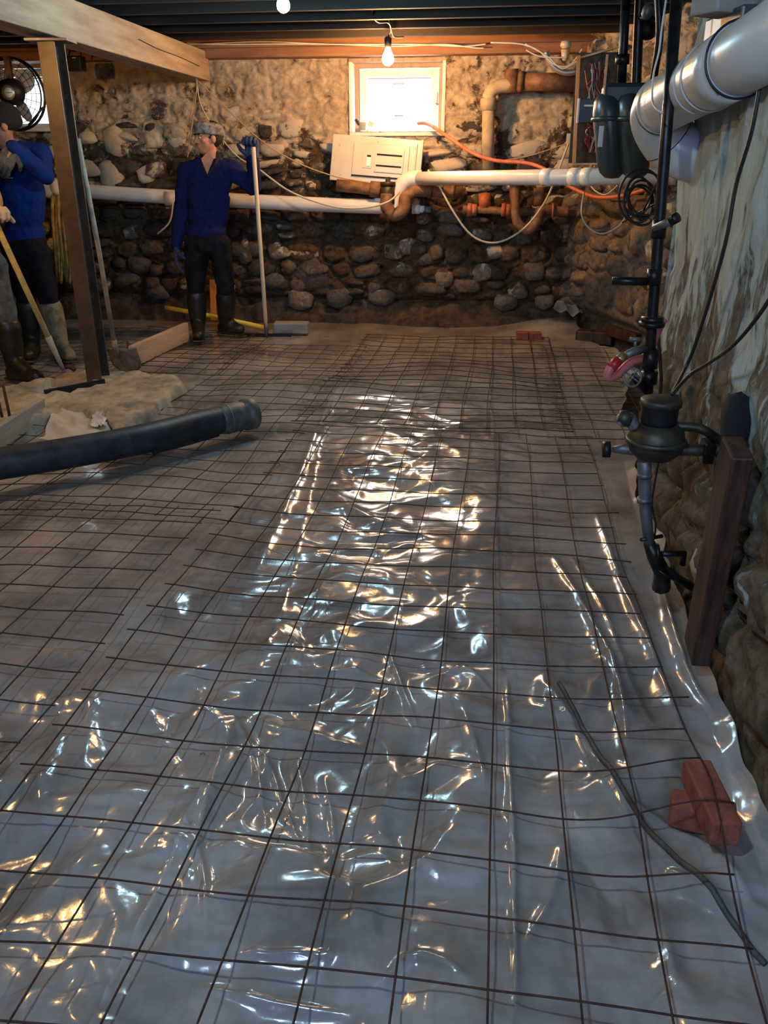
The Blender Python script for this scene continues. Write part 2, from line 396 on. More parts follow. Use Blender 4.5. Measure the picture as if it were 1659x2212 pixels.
# ---- far wall with two window openings
def window_rect(a, b_): return (a.x, b_.x, b_.z, a.z)
W1 = (-1.34, -.525, 1.645, 2.20); W2 = (-4.95, -4.10, 1.70, 2.24)
BB = layout(-5.9, .62, .24, 1.0, 11, .13, .22, .15, .34)+layout(-5.9, .62, 1.02, 2.12, 12, .09, .19, .15, .42)
def parge(u, z): return sstep(1.45, 1.85, z-.22*sstep(-2.2, -2.9, u)+.22*pn(np.asarray(u)*1.3, np.asarray(z)*1.3, 21)+.12*sstep(-1.9, -1.3, u))
xs = np.arange(-6.2, .80, .0135); zs = np.arange(.17, 2.26, .0135); U, Zz = np.meshgrid(xs, zs)
D = .016*fbm(U*3.1, Zz*3.1, 31, 5)+.02*pn(U*.8, Zz*.8, 4)+.014*ridge(U*6+pn(U*6, Zz*6, 33), Zz*9, 32)+.010*ridge(U*12, Zz*15, 39)+.012*fbm(U*14, Zz*16, 36, 4)-.01
crack = np.abs(pn(U*4.2+.4*pn(U*9, Zz*9, 8), Zz*5.2, 9)); D = D-.018*np.exp(-(crack/.035)**2)*(.35+.65*(1-parge(U, Zz)))
for (u, z, hw, hh, ti) in BB:
    i0, i1 = np.searchsorted(xs, [u-hw*1.3, u+hw*1.3]); j0, j1 = np.searchsorted(zs, [z-hh*1.3, z+hh*1.3])
    uu = U[j0:j1, i0:i1]; z2 = Zz[j0:j1, i0:i1]
    rr = np.sqrt(((uu-u)/hw)**2+((z2-z)/hh)**2); pg = parge(uu, z2)
    D[j0:j1, i0:i1] += .016*(1-.6*pg)*sstep(1.12, .7, rr)-.026*np.exp(-((rr-1.03)/.13)**2)*(1-.75*pg)
def inrect(r, U, Zz): return (U > r[0]) & (U < r[1]) & (Zz > r[2]) & (Zz < r[3])
YY = YB-D+.10*sstep(.27, .17, Zz)
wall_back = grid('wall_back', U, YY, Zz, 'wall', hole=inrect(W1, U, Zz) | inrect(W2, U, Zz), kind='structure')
L_ = []
for (u, z, hw, hh, ti) in BB:
    if any(r[0]-.12 < u < r[1]+.12 and r[2]-.1 < z < r[3]+.1 for r in (W1, W2)): continue
    pg = float(parge(u, z))
    if pg > .9: continue
    L_.append(((u, YB+.005+.03*pg+.02*math.sin(u*37+z*11), z), (1, 0, 0), (0, 1, 0), hw*.96, hh*.92, .058, ti))
place_stones(wall_back, L_, 'stone')
NOT = [(250, 297, 33, 36), (242, 375, 31, 33), (190, 300, 24, 18), (330, 305, 26, 24), (385, 300, 24, 22), (318, 375, 26, 20), (672, 590, 42, 40), (602, 548, 32, 20), (735, 640, 38, 26), (650, 645, 34, 25),
       (1040, 592, 26, 24), (1065, 548, 24, 18), (305, 570, 34, 24), (825, 640, 38, 20), (528, 540, 20, 34), (915, 560, 26, 22), (1095, 650, 34, 22), (960, 600, 24, 20), (590, 610, 30, 22), (1150, 590, 30, 26), (1180, 650, 26, 20), (880, 530, 22, 20), (340, 630, 34, 18)]
L_ = []
for (a, b_, rw, rh) in NOT:
    p = at(a, b_, y=YB+.0); k_ = 1800/7.35; L_.append(((p.x, YB+.0, p.z), (1, 0, 0), (0, 1, 0), rw/k_, rh/k_*1.05, .075, .2*math.sin(a)))
place_stones(wall_back, L_, 'stonepale')
obj('wall_backing', MB().box((-2.7, 8.42, 1.0), (7.4, .04, 1.2)).box((-2.7, 8.30, .1), (7.4, .3, .5)), 'soil', kind='structure')
# earth bank at the foot of the far wall
xs = np.arange(-6.2, .95, .04); ts = np.linspace(0, 1, 14); U, T = np.meshgrid(xs, ts)
grid('trim_1', U, 7.86+.24*T+.05*fbm(U*4, T*2, 6, 3), -.05+.36*T**.8+.03*fbm(U*5, T*3, 5, 3), 'soil', kind='structure')
# ---- near right wall (limewashed) and the side wall behind it
RX = .66
ys = np.arange(-2.6, 3.50, .016); zs = np.arange(-.06, 2.52, .016); V, Zz = np.meshgrid(ys, zs)
D = .022*fbm(V*2.2, Zz*1.4, 41, 5)+.02*pn(V*.9, Zz*.7, 14)
D = D+.012*sstep(-.1, .25, pn(V*5+1.2*pn(V*3, Zz*2, 77), Zz*2.2, 44))
low = sstep(1.0, .3, Zz)
D = D+low*(.03*ridge(V*4+pn(V*5, Zz*5, 3), Zz*4.5, 46)+.014*fbm(V*13, Zz*13, 47, 4))+.004*fbm(V*14, Zz*6, 48, 3)
RS = [s for s in layout(-2.4, 3.4, .10, .95, 5, .16, .27, .2, .4)]
for (u, z, hw, hh, ti) in RS:
    rr = np.sqrt(((V-u)/hw)**2+((Zz-z)/hh)**2)
    D = D+low*(.016*sstep(1.1, .6, rr)-.028*np.exp(-((rr-1.02)/.12)**2))
D = D-.05*sstep(.22, .02, Zz)
D = D-.10*sstep(3.42, 3.52, V+.05*pn(V*0, Zz*3, 9))
wall_right = grid('wall_right', RX-D, V, Zz, 'rwall', kind='structure')
place_stones(wall_right, [((RX+.035, u, z), (0, 1, 0), (-1, 0, 0), hw*.8, hh*.8, .06, ti) for (u, z, hw, hh, ti) in RS if z < .5 and u > .5 and not (1.9 < u < 2.4)], 'rstone')
xs = np.arange(.66, 1.3, .02); X2, Z2 = np.meshgrid(xs, zs)
grid('wall_return', X2, 3.49+.03*fbm(X2*4, Z2*3, 8, 3), Z2, 'rwall', kind='structure')
# slanting side wall beyond
pl = [Vector((.50, 8.1, 0)), Vector((.62, 7.88, 0)), Vector((1.02, 6.9, 0)), Vector((1.16, 6.0, 0)), Vector((1.2, 3.4, 0))]
seg = [0]
for i in range(4): seg.append(seg[-1]+(pl[i+1]-pl[i]).length)
def side(s):
    s = np.clip(s, 0, seg[-1]-1e-6); return np.interp(s, seg, [p.x for p in pl]), np.interp(s, seg, [p.y for p in pl])
ss = np.arange(0, seg[-1], .014); zs = np.arange(.16, 2.5, .014); S_, Zz = np.meshgrid(ss, zs); sx, sy = side(S_)
D = .02*fbm(S_*3, Zz*3, 61, 5); SB = layout(.1, seg[-1], .26, 2.3, 23, .15, .30, .18, .42)
for (u, z, hw, hh, ti) in SB:
    i0, i1 = np.searchsorted(ss, [u-hw*1.3, u+hw*1.3]); j0, j1 = np.searchsorted(zs, [z-hh*1.3, z+hh*1.3])
    rr = np.sqrt(((S_[j0:j1, i0:i1]-u)/hw)**2+((Zz[j0:j1, i0:i1]-z)/hh)**2)
    D[j0:j1, i0:i1] += .03*sstep(1.12, .55, rr)-.024*np.exp(-((rr-1.03)/.16)**2)
wall_side = grid('wall_right_far', sx-D*.9+.08*sstep(.27, .16, Zz), sy-D*.4, Zz, 'rstone', kind='structure')
L_ = []
for (u, z, hw, hh, ti) in SB:
    if u > 2.9: continue
    x0, y0 = side(u); x1, y1 = side(u+.02); t = Vector((x1-x0, y1-y0, 0)).normalized(); n = Vector((-t.y, t.x, 0))
    L_.append(((float(x0)+.02, float(y0)+.006, z), t, n, hw*.93, hh*.93, .075, ti))
place_stones(wall_side, L_, 'rstone')
ss2 = np.arange(0, seg[-1], .04); T = np.linspace(0, 1, 12); S_, T = np.meshgrid(ss2, T); sx, sy = side(S_)
grid('trim_2', sx-.02+.20*T+.04*fbm(S_*4, T*2, 6, 3), sy, -.06+.36*T**.8+.03*fbm(S_*5, T*3, 5, 3), 'soil', kind='structure')
# remaining shell
obj('wall_left', MB().box((-6.2, 2.9, 1.2), (.1, 11.4, 2.8)), 'wall', kind='structure')
obj('wall_front', MB().box((-2.5, -2.65, 1.2), (7.6, .1, 2.8)), 'wall', kind='structure')
# ---- ceiling: sub-floor boards and joists
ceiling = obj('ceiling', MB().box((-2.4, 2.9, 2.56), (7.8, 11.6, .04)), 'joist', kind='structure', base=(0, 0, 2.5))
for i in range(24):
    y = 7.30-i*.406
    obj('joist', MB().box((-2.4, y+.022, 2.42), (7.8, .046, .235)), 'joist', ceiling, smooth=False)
rim = obj('trim_3', MB().box((-2.7, 7.78, 2.42), (7.3, .06, .24)), 'rim', kind='structure', smooth=False)
sill = obj('trim_4', MB().box((-2.7, 7.96, 2.265), (7.3, .34, .075)), 'rim', kind='structure', smooth=False, bevel=.004)

# ---- window 1
def window(name, r, y0, wmat='vinyl'):
    x0, x1, z0, z1 = r; fw = .065
    w_ = obj(name, MB().box(((x0+x1)/2, y0+.10, z0-.012), (x1-x0+.02, .30, .03)), 'plaster', kind='structure', base=((x0+x1)/2, y0, z0), smooth='auto', bevel=.006)
    # reveals
    for nm, c, s_ in (('reveal', (x0+.004, y0+.08, (z0+z1)/2), (.03, .26, z1-z0)), ('reveal', (x1-.004, y0+.08, (z0+z1)/2), (.03, .26, z1-z0)), ('head', ((x0+x1)/2, y0+.08, z1+.01), (x1-x0+.02, .26, .03))):
        obj(nm, MB().box(c, s_), 'plaster' if nm == 'reveal' else 'frame', w_, smooth=False, bevel=.008)
    bk = MB(); t = .035
    for c, s_ in (((x0+.035, y0+.14, (z0+z1)/2), (t, .05, z1-z0)), ((x1-.035, y0+.14, (z0+z1)/2), (t, .05, z1-z0)), (((x0+x1)/2, y0+.141, z1-.018), (x1-x0, .05, t))): bk.box(c, s_)
    obj('window_buck', bk, 'frame', w_, smooth=False, bevel=.004)
    a0, a1, b0, b1 = x0+.055, x1-.055, z0+.012, z1-.04
    for c, s_ in (((a0+fw/2, y0+.16, (b0+b1)/2), (fw, .06, b1-b0)), ((a1-fw/2, y0+.16, (b0+b1)/2), (fw, .06, b1-b0)),
                  (((a0+a1)/2, y0+.161, b1-fw/2), (a1-a0-2*fw, .06, fw)), (((a0+a1)/2, y0+.161, b0+fw/4), (a1-a0-2*fw, .06, fw/2))):
        obj('window_frame', MB().box(c, s_), wmat, w_, smooth=False, bevel=.006)
    obj('track', MB().box(((a0+a1)/2, y0+.145, b1-fw-.012), (a1-a0-2*fw-.02, .02, .008)), 'ink', w_, smooth=False)
    obj('pane', MB().box(((a0+a1)/2, y0+.175, (b0+b1)/2), (a1-a0-2*fw, .006, b1-b0-fw)), 'glass', w_, smooth=False)
    return w_, (a0+fw, a1-fw, b0, b1-fw)
w1, pr = window('window_1', W1, YB+.02)
def sticker(w_, px0, px1, py, h=.006, m='ink'):
    a = at(px0, py, y=YB+.16); b_ = at(px1, py, y=YB+.16)
    obj('sticker', MB().box((a+b_)/2, (abs(b_.x-a.x), .002, h)), m, w_, smooth=False)
for q in ((847, 873, 181, .008), (849, 873, 197, .003), (849, 873, 208, .003), (857, 873, 210.5, .004), (852, 871, 250, .011)): sticker(w1, *q)
obj('pull_cord', MB().tube([at(945, 198, y=YB+.13), at(944, 220, y=YB+.13)], .003, 6).ell(at(943.5, 224, y=YB+.13), (.012, .012, .010)), 'ink', w1)
w2, _ = window('window_2', W2, YB+.02)
# the white daylit siding of the neighbouring house seen through the panes
hb = thing('neighbouring_house', 'white clapboard house outside behind the left window', 'house', (-4.4, 10.5, 0))
for k in range(14): obj('clapboard', MB().box((-4.4, 10.5+.01*(k % 2), 1.0+k*.14), (3.2, .03, .13), Matrix.Rotation(.08, 3, 'X')), 'vinyl', hb, smooth=False)
obj('window_frame', MB().box((-5.35, 10.44, 2.45), (.28, .05, .36)), 'ink', hb, smooth=False)

# ================================================================== POLYTHENE SHEETS
FOLDS = [   # traced creases: ([(px,py)...], width m, height m)
    ([(1195, 1215), (1260, 1330), (1320, 1450), (1345, 1560), (1350, 1660)], .030, .022),
    ([(1235, 1215), (1300, 1330), (1350, 1470), (1400, 1580)], .022, .012),
    ([(1285, 1120), (1345, 1290), (1400, 1420), (1470, 1600)], .03, .02),
    ([(1260, 1600), (1340, 1740), (1420, 1850), (1530, 1960), (1620, 2080)], .018, .020),
    ([(1180, 1500), (1240, 1590), (1320, 1720), (1380, 1850)], .02, .016),
    ([(1355, 1740), (1430, 1790), (1520, 1850), (1620, 1960)], .03, .02),
    ([(1420, 1230), (1440, 1350), (1480, 1480), (1530, 1570)], .03, .03),
    ([(505, 1555), (540, 1620), (560, 1700), (575, 1800)], .012, .014),
    ([(505, 1555), (580, 1650), (610, 1740), (650, 1840)], .012, .013),
    ([(505, 1555), (480, 1650), (450, 1760), (420, 1900)], .014, .014),
    ([(500, 1560), (440, 1600), (400, 1640)], .012, .010),
    ([(700, 1680), (715, 1760), (722, 1830), (708, 1900)], .012, .012),
    ([(640, 1640), (660, 1750), (668, 1850)], .014, .012),
    ([(560, 1550), (640, 1590), (770, 1620)], .025, .018),
    ([(840, 1400), (870, 1490), (905, 1580)], .016, .014),
    ([(1000, 1560), (1030, 1640), (1045, 1720)], .025, .016),
    ([(1210, 1850), (1190, 1950), (1130, 2070)], .022, .014),
    ([(850, 1860), (920, 1900), (960, 1930)], .03, .012),
    ([(400, 1800), (440, 1900), (450, 2050)], .014, .014),
    ([(235, 1440), (200, 1520), (190, 1640)], .02, .012),
    ([(120, 1510), (130, 1600), (90, 1720), (100, 1800)], .025, .018),
    ([(420, 1440), (430, 1530), (470, 1560)], .016, .012),
    ([(0, 1560), (30, 1640), (0, 1720)], .03, .016),
    ([(520, 2085), (640, 2092), (720, 2090)], .014, .012),
    ([(430, 2150), (600, 2180), (760, 2200)], .018, .014),
    ([(830, 2150), (900, 2100), (1000, 2150)], .016, .016),
    ([(720, 840), (700, 900), (660, 1000), (560, 1230)], .03, .016),
    ([(1095, 1480), (1100, 1700), (1108, 1900), (1112, 2212)], .010, .016),
    ([(330, 1540), (360, 1620), (395, 1720)], .02, .012),
    ([(200, 1900), (330, 1870), (420, 1850)], .03, .014),
    ([(300, 2060), (350, 1950), (400, 1840)], .02, .013),
    ([(1440, 1900), (1500, 1950), (1560, 1980)], .02, .013),
    ([(660, 1470), (760, 1460), (840, 1480)], .02, .014),
    ([(930, 1470), (1000, 1450), (1060, 1500)], .02, .014),
]
FW = []
for pts, wd, ht in FOLDS:
    q = [at(a, b_, z=0) for a, b_ in pts]; q = smoothpath(q, 5); FW.append((np.array([(v.x, v.y) for v in q]), wd, ht))
def crumple(X, Y):
    # how crumpled: strongest in the middle of the room and close by, smooth to the left and far away
    cxm = -.38+.06*Y*0
    mid = np.exp(-((X+.35)/.62)**2)
    m = .24+.95*mid*sstep(6.2, 4.4, Y)+.85*sstep(2.9, 1.6, Y)
    m = m*(1-.55*sstep(-1.0, -1.5, X)*sstep(1.2, 2.2, Y))*(1-.65*sstep(4.8, 6.0, Y))
    wx = X+.10*pn(X*3, Y*3, 51)+.035*pn(X*9, Y*9, 52); wy = Y+.10*pn(X*3, Y*3, 53)+.035*pn(X*9, Y*9, 54)
    z = .016*ridge(wx*1.7, wy*2.1, 61)+.010*sstep(2.6, 1.6, Y)*ridge(wx*3.1, wy*2.6, 69)
    z = z+.0095*ridge(wx*2.6, wy*6.2, 62)*sstep(1.8, 2.8, Y)+.0125*ridge(wx*4.6, wy*2.1, 63)*sstep(2.8, 1.6, Y)
    z = z+.0030*ridge(wx*6, wy*10, 64)+.0028*ridge(wx*10, wy*6, 65)*np.clip(pn(X*2, Y*2, 66)+.5, 0, 1)
    z = z+.0009*ridge(wx*19, wy*16, 67)*np.clip(pn(X*3, Y*3, 68)+.3, 0, 1)
    return z*m
def film_z(X, Y):
    z = ground(X, Y)+crumple(X, Y)-.012*sstep(3.2, 1.7, Y)
    for q, wd, ht in FW:
        x0, x1, y0, y1 = q[:, 0].min()-.12, q[:, 0].max()+.12, q[:, 1].min()-.12, q[:, 1].max()+.12
        k = (X > x0) & (X < x1) & (Y > y0) & (Y < y1)
        if not k.any(): continue
        xx = X[k]; yy = Y[k]; best = np.full(xx.shape, 9.); tt = np.zeros(xx.shape)
        for i in range(len(q)-1):
            a = q[i]; d = q[i+1]-a; l2 = d@d+1e-12
            t = np.clip(((xx-a[0])*d[0]+(yy-a[1])*d[1])/l2, 0, 1)
            ds = np.hypot(xx-a[0]-t*d[0], yy-a[1]-t*d[1]); u = ds < best; best[u] = ds[u]; tt[u] = (i+t[u])/(len(q)-1)
        z[k] += 1.35*ht*np.exp(-np.sqrt((best/wd)**2+.02)*1.6)*np.sin(np.pi*np.clip(tt*.94+.03, 0, 1))**.5
    return z
def film(label, xl, xr, y0, y1, dx, k, off, lip=(0, 0), edge=None):
    n = int(math.log(y1/y0)/k); yv = y0*np.exp(np.linspace(0, math.log(y1/y0), n))
    U = np.linspace(0, 1, int((xr(3.)-xl(3.))/dx)); U, V = np.meshgrid(U, yv)
    XL = xl(V); XR = xr(V); Xp = XL+(XR-XL)*U; Z = film_z(Xp, V)+off
    Z = Z+lip[0]*np.exp(-(Xp-XL)/.012)+lip[1]*np.exp(-(XR-Xp)/.012)
    if edge is not None: Xp, V, Z = edge(Xp, V, Z, U)
    return grid('plastic_sheet', Xp, V, Z, 'film', label=label, cat='plastic sheet', group=None)
wob = lambda y, s, a=.012: a*pn(np.asarray(y)*2.3, np.asarray(y)*0+.5, s)+a*.4*pn(np.asarray(y)*9, np.asarray(y)*0+.5, s+1)
def seam1(y): y = np.asarray(y, float); return np.interp(y, [0, 1.7, 2.3, 4.6, 7.6], [-.60, -.62, -.64, -.95, -1.25])+wob(y, 71, .006)
def seam2(y): y = np.asarray(y, float); return np.interp(y, [0, 1, 2, 4.6, 7.6], [.10, .092, .072, .02, -.1])+wob(y, 75, .005)
def bank(Xp, V, Z, U):         # the right-hand sheet turns up against the wall with a torn edge
    e = .625-.02*sstep(3.4, 2.2, V)+.05*sstep(3.2, 4.5, V)+.18*sstep(4.6, 6.0, V)
    Z = Z+.42*np.clip(Xp-e, 0, 1)*(1+.6*pn(V*3, Xp*0+.3, 81))
    return Xp, V, Z, U
def edgeR(Xp, V, Z, U):
    a, b_, c, d = bank(Xp, V, Z, U); return a, b_, c
film('wide crumpled polythene sheet on the left of the floor, under the black hose', lambda y: np.asarray(y, float)*0-5.9, lambda y: seam1(y)+.03, .70, 7.78, .011, .0060, 0, (0, 0))
film('crumpled polythene sheet along the middle of the floor, most wrinkled and shiny', seam1, lambda y: seam2(y)+.03, .70, 7.80, .0045, .0042, .006, (.006, 0))
film('polythene sheet along the right wall, torn outer edge turned up beside the bricks', seam2, lambda y: .66+.10*sstep(3.3, 4.3, np.asarray(y, float))+.20*sstep(4.8, 6, np.asarray(y, float))-.28*sstep(6.5, 7.6, np.asarray(y, float))+wob(y, 85, .03), .70, 7.75, .0045, .0042, .012, (.010, 0), edgeR)

# ================================================================== WELDED WIRE MESH
def wire_z(x, y, s=0):
    x = np.asarray(x, float); y = np.asarray(y, float)
    z = ground(x, y)+.042+.036*sstep(3.2, 1.7, y)+.016*pn(x*1.5, y*1.2, 91+s)+.006*pn(x*4, y*4, 95+s)
    z = z+.088*np.exp(-(((x-.50)/.16)**2+((y-1.50)/.22)**2))-.015*sstep(5, 6.5, y)
    return np.maximum(z, ground(x, y)+.022)
def mesh_sheet(label, x0, nx, y0, ny, seed, skew=0.0, dz=0.0, r=.0022, pitch=.1524, xcut=None):
    t = thing('welded_wire_mesh', label, 'wire mesh', (x0, y0, 0.02), group=None)
    rs = random.Random(seed)
    def pos(i, j): # grid coordinates -> room, gently warped
        x = x0+i*pitch+skew*j*pitch; y = y0+j*pitch
        x = x+.012*float(pn(y*.9, i*.3, seed+1)); y = y-.02*i*pitch*0+.014*float(pn(x*.9, j*.37, seed+2))-skew*i*pitch
        return x, y
    over = .16
    for i in range(nx+1):
        P = []
        for j in np.arange(-over, ny+over+.01, .25):
            x, y = pos(i, j); P.append((x, y, float(wire_z(x, y, seed))+dz+.002))
        obj('wire', MB().tube(P, r, 5), 'rust', t)
    for j in range(ny+1):
        P = []; a, b_ = -over-rs.random()*.1, nx+over+rs.random()*.15
        if xcut: b_ = min(b_, xcut(j))
        for i in np.arange(a, b_+.01, .25):
            x, y = pos(i, j); P.append((x, y, float(wire_z(x, y, seed))+dz-.002))
        obj('wire', MB().tube(P, r, 5), 'rust', t)
    return t
mesh_sheet('rusty wire mesh panel in the centre foreground, on the shiny crumpled plastic', -1.025, 10, .70, 24, 3, .002)
mesh_sheet('rusty wire mesh panel at lower left, its far edge overlapped below the black hose', -1.11-.1524*10, 10, .78, 15, 5, -.004, .004)
mesh_sheet('rusty wire mesh panel running under the black hose and past the concrete pad', -1.02-.1524*6, 6, 2.98, 24, 7, .0, .002)
mesh_sheet('rusty wire mesh panel between the concrete pad and the hose end', -1.95-.1524*4, 4, 2.95, 8, 19, .0, .006)
mesh_sheet('rusty wire mesh panel beyond the pad, beside the pale form board', -2.50, 4, 5.52, 10, 23, .0, .004, .0028)
mesh_sheet('rusty wire mesh panel farther back along the middle, toward the window wall', -1.08, 10, 4.42, 18, 9, .003, .006, .0028)
mesh_sheet('short rusty wire mesh strip in the far right, below the black valve pipe', .40, 4, 4.3, 16, 11, .0, .010)
mesh_sheet('rusty wire mesh behind the form board, in the shade by the workers', -5.3, 17, 4.95, 14, 13, .0, .01)

# ================================================================== helpers for things
def rotz(a): return Matrix.Rotation(a, 3, 'Z')
def frame_from(z, x_hint):
    z = Vector(z).normalized(); x = Vector(x_hint); x = (x-z*x.dot(z)).normalized(); y = z.cross(x)
    return Matrix((x, y, z)).transposed()

# ---- beam and steel post
bm_ = thing('ceiling_beam', 'rough sawn timber beam under the joists, resting on the steel post', 'beam', (-2.66, 5.0, 2.05))
R0 = Matrix.Identity(3)
obj('timber', MB().box((-2.665, 5.2, 2.172), (.20, 5.36, .225)), 'beam', bm_, smooth=False, bevel=.006)
obj('check_crack', MB().tube(smoothpath([at(300, 85, x=-2.562), at(340, 105, x=-2.562), at(390, 124, x=-2.562), at(430, 143, x=-2.562)]), .003, 5), 'dark', bm_)
post = thing('steel_post', 'brown steel H column with base plate standing on the concrete pad', 'post', (-2.56, 5.1, .09))
pa = at(110, 92, y=5.1); pb = at(216, 838, y=5.1); zax = (pa-pb).normalized(); Rp = frame_from(zax, (math.cos(-.06), math.sin(-.06), 0))
pc = (pa+pb)/2; Lp = (pa-pb).length
for s_ in (-1, 1): obj('flange', MB().box(pc+Rp @ Vector((0, s_*.054, 0)), (.104, .009, Lp), Rp), 'steel', post, smooth=False, bevel=.002)
obj('web', MB().box(pc, (.008, .10, Lp), Rp), 'steel', post, smooth=False)
obj('base_plate', MB().box(pb+Vector((0.0, 0, -.004)), (.27, .20, .014), rotz(.12)), 'plate', post, smooth=False, bevel=.002)
obj('cap_plate', MB().box(pa+Vector((0, 0, .008)), (.24, .16, .012), rotz(.1)), 'plate', post, smooth=False)
for dx, dy in ((-.11, -.07), (.11, -.07), (.11, .07)): obj('anchor_bolt', MB().lathe([(.012, 0), (.012, .012), (.006, .013), (.006, .03)], pb+Vector((dx, dy, .003)), n=6), 'plate', post)

# ---- concrete pad
poly = [(-60, 862), (0, 838), (100, 812), (190, 800), (300, 802), (398, 812), (404, 830), (360, 862), (330, 892), (295, 912), (262, 922), (225, 908), (170, 888), (120, 884), (60, 905), (-80, 940)]
P2 = np.array([[*at(a, b_, z=.085)][:2] for a, b_ in poly])
def inside(x, y, P):
    c = np.zeros(x.shape, bool); n = len(P); j = n-1
    for i in range(n):
        k = ((P[i, 1] > y) != (P[j, 1] > y)) & (x < (P[j, 0]-P[i, 0])*(y-P[i, 1])/(P[j, 1]-P[i, 1]+1e-12)+P[i, 0]); c ^= k; j = i
    return c
def sdist(x, y, P):
    d = np.full(x.shape, 9.); n = len(P)
    for i in range(n):
        a = P[i]; e = P[(i+1) % n]-a; t = np.clip(((x-a[0])*e[0]+(y-a[1])*e[1])/(e@e), 0, 1)
        d = np.minimum(d, np.hypot(x-a[0]-t*e[0], y-a[1]-t*e[1]))
    return np.where(inside(x, y, P), d, -d)
xs = np.arange(P2[:, 0].min()-.1, P2[:, 0].max()+.1, .012); ys = np.arange(P2[:, 1].min()-.1, P2[:, 1].max()+.1, .016); X, Y = np.meshgrid(xs, ys)
sd = sdist(X+.03*pn(X*7, Y*7, 3), Y+.05*pn(X*5, Y*5, 4), P2)
Z = -.05+.135*sstep(-.02, .035, sd)+(.018*fbm(X*5, Y*5, 8, 5)+.010*ridge(X*8, Y*12, 18))*sstep(0, .05, sd)
pit = (np.abs(X-at(135, 835, z=.08).x) < .13) & (np.abs(Y-at(135, 835, z=.08).y) < .16)
Z = Z-.05*pit
pad = grid('concrete_pad', X, Y, Z, 'concrete', hole=sd < -.03, label='broken-edged pale concrete footing pad under the steel post', cat='concrete pad')
for dx, w_ in ((0, .03),):
    obj('form_strip', MB().box(at(110, 848, z=.09)+Vector((.10, .12, 0)), (.018, .40, .05), rotz(-.62)), 'dark', pad, smooth=False)
# earth exposed in front of the pad
rk = random.Random(4)
for k, (a, b_, s_) in enumerate([(170, 905, .07), (215, 925, .06), (255, 935, .06), (105, 893, .05), (310, 915, .06)]):
    c = at(a, b_, z=.01); o = bpy.data.objects.new('earth_clod', SM['stone'][k]); COL.objects.link(o); o.location = c; o.scale = (s_, s_*.8, s_*.5)
    o.rotation_euler = (0, 0, k); tag(o, 'dark clod of earth, %s' % ['below the pad beside the pale flap', 'in the hollow left of the raised flap', 'between the pad and the hose', 'at the end of the grey form board', 'by the right corner of the pad front'][k], 'clod')

# ---- form boards and stakes
def board(a, b_, h, t, m, label):
    a = Vector(a); b_ = Vector(b_); d = (b_-a); c = (a+b_)/2+Vector((0, 0, h/2)); R = rotz(math.atan2(d.y, d.x))
    return obj('form_board', MB().box(c, (d.length, t, h), R), m, smooth=False, bevel=.003, label=label, cat='board')
a = at(287, 792, z=.02); b_ = at(405, 736, z=.02); board(a, b_, .15, .04, 'lumber', 'pale form board on edge behind the shovel, ending at the worker\'s boots')
a = at(-60, 1010, z=.02); b_ = at(95, 902, z=.02); board(a, b_, .115, .04, 'greyboard', 'grey form board on edge at the left of the picture, before the pad')
STK = [((8, 915), .17, 'rebar stake left of the grey form board, the left of the pair', .05), ((30, 942), .28, 'rebar stake against the grey form board, the right of the pair', .02), ((283, 783), .16, 'thin rebar stake standing beside the shovel blade', .02)]
for (a, b_), h, lb, z in STK:
    p = at(a, b_, z=z); obj('rebar_stake', MB().tube([p, p+Vector((-.01, 0, h))], .008, 7), 'rust', label=lb, cat='stake')

# ---- concrete hose
hs = thing('rubber_hose', 'thick black rubber concrete hose lying across the mesh from the left', 'hose', at(300, 960, z=.03))
pts = smoothpath([at(-260, 1040, z=.17), at(-60, 1010, z=.15), at(120, 983, z=.14), at(300, 950, z=.135), at(420, 920, z=.13), at(478, 907, z=.128)], 6)
obj('hose_body', MB().tube(pts, .073, 24), 'hosed', hs)
e0 = pts[-1]; d = (at(545, 893, z=.125)-e0); L = d.length; d.normalize()
obj('end_cuff', MB().lathe([(.072, -.02), (.078, 0), (.080, .05), (.078, L*.62), (.074, L*.66), (.074, L*.74), (.086, L*.76), (.087, L), (.07, L+.004), (.062, L-.02)], e0, d, 28), 'hoseend', hs)
obj('hose_clamp', MB().torus(e0+d*.03, .079, .004, d), 'plate', hs)
cable('thin_hose', [(300, 985), (360, 972), (430, 951), (480, 935)], 0, .014, 'blackwire', '', '', 8) if False else None
pts = smoothpath([at(330, 975, z=.06), at(400, 957, z=.06), (at(470, 937, z=.06))], 5)
obj('black_pipe', MB().tube(pts, .016, 10), 'hosed', label='thin black pipe lying just in front of the thick rubber hose', cat='pipe')
# loose crumpled film scraps
def scrap(label, quad, z0, bump_, seed, m='filmpale'):
    n = 40; u = np.linspace(0, 1, n); U, V = np.meshgrid(u, u); q = [at(a, b_, z=z0) for a, b_ in quad]
    def lerp(i): return (q[0][i]*(1-U)+q[1][i]*U)*(1-V)+(q[3][i]*(1-U)+q[2][i]*U)*V
    Xs, Ys = lerp(0), lerp(1)
    Xs = Xs+.03*pn(V*3, U, seed); Ys = Ys+.03*pn(U*3, V, seed+5)
    Zs = z0+bump_*(.5+ridge(U*2.2, V*1.7, seed)*.5)+bump_*.10*ridge(U*4, V*3.5, seed+2)+ground(Xs, Ys)
    grid('plastic_scrap', Xs, Ys, Zs, m, label=label, cat='plastic scrap')
scrap('pale plastic flap raised between the grey form board and the hose', [(85, 965), (260, 962), (215, 905), (120, 893)], .03, .05, 3)
scrap('crumpled bright plastic flap poking out in front of the hose', [(205, 1000), (340, 985), (420, 955), (300, 952)], .035, .035, 9)
scrap('small curled plastic corner standing up behind the hose', [(195, 935), (235, 935), (232, 905), (212, 903)], .05, .05, 12)
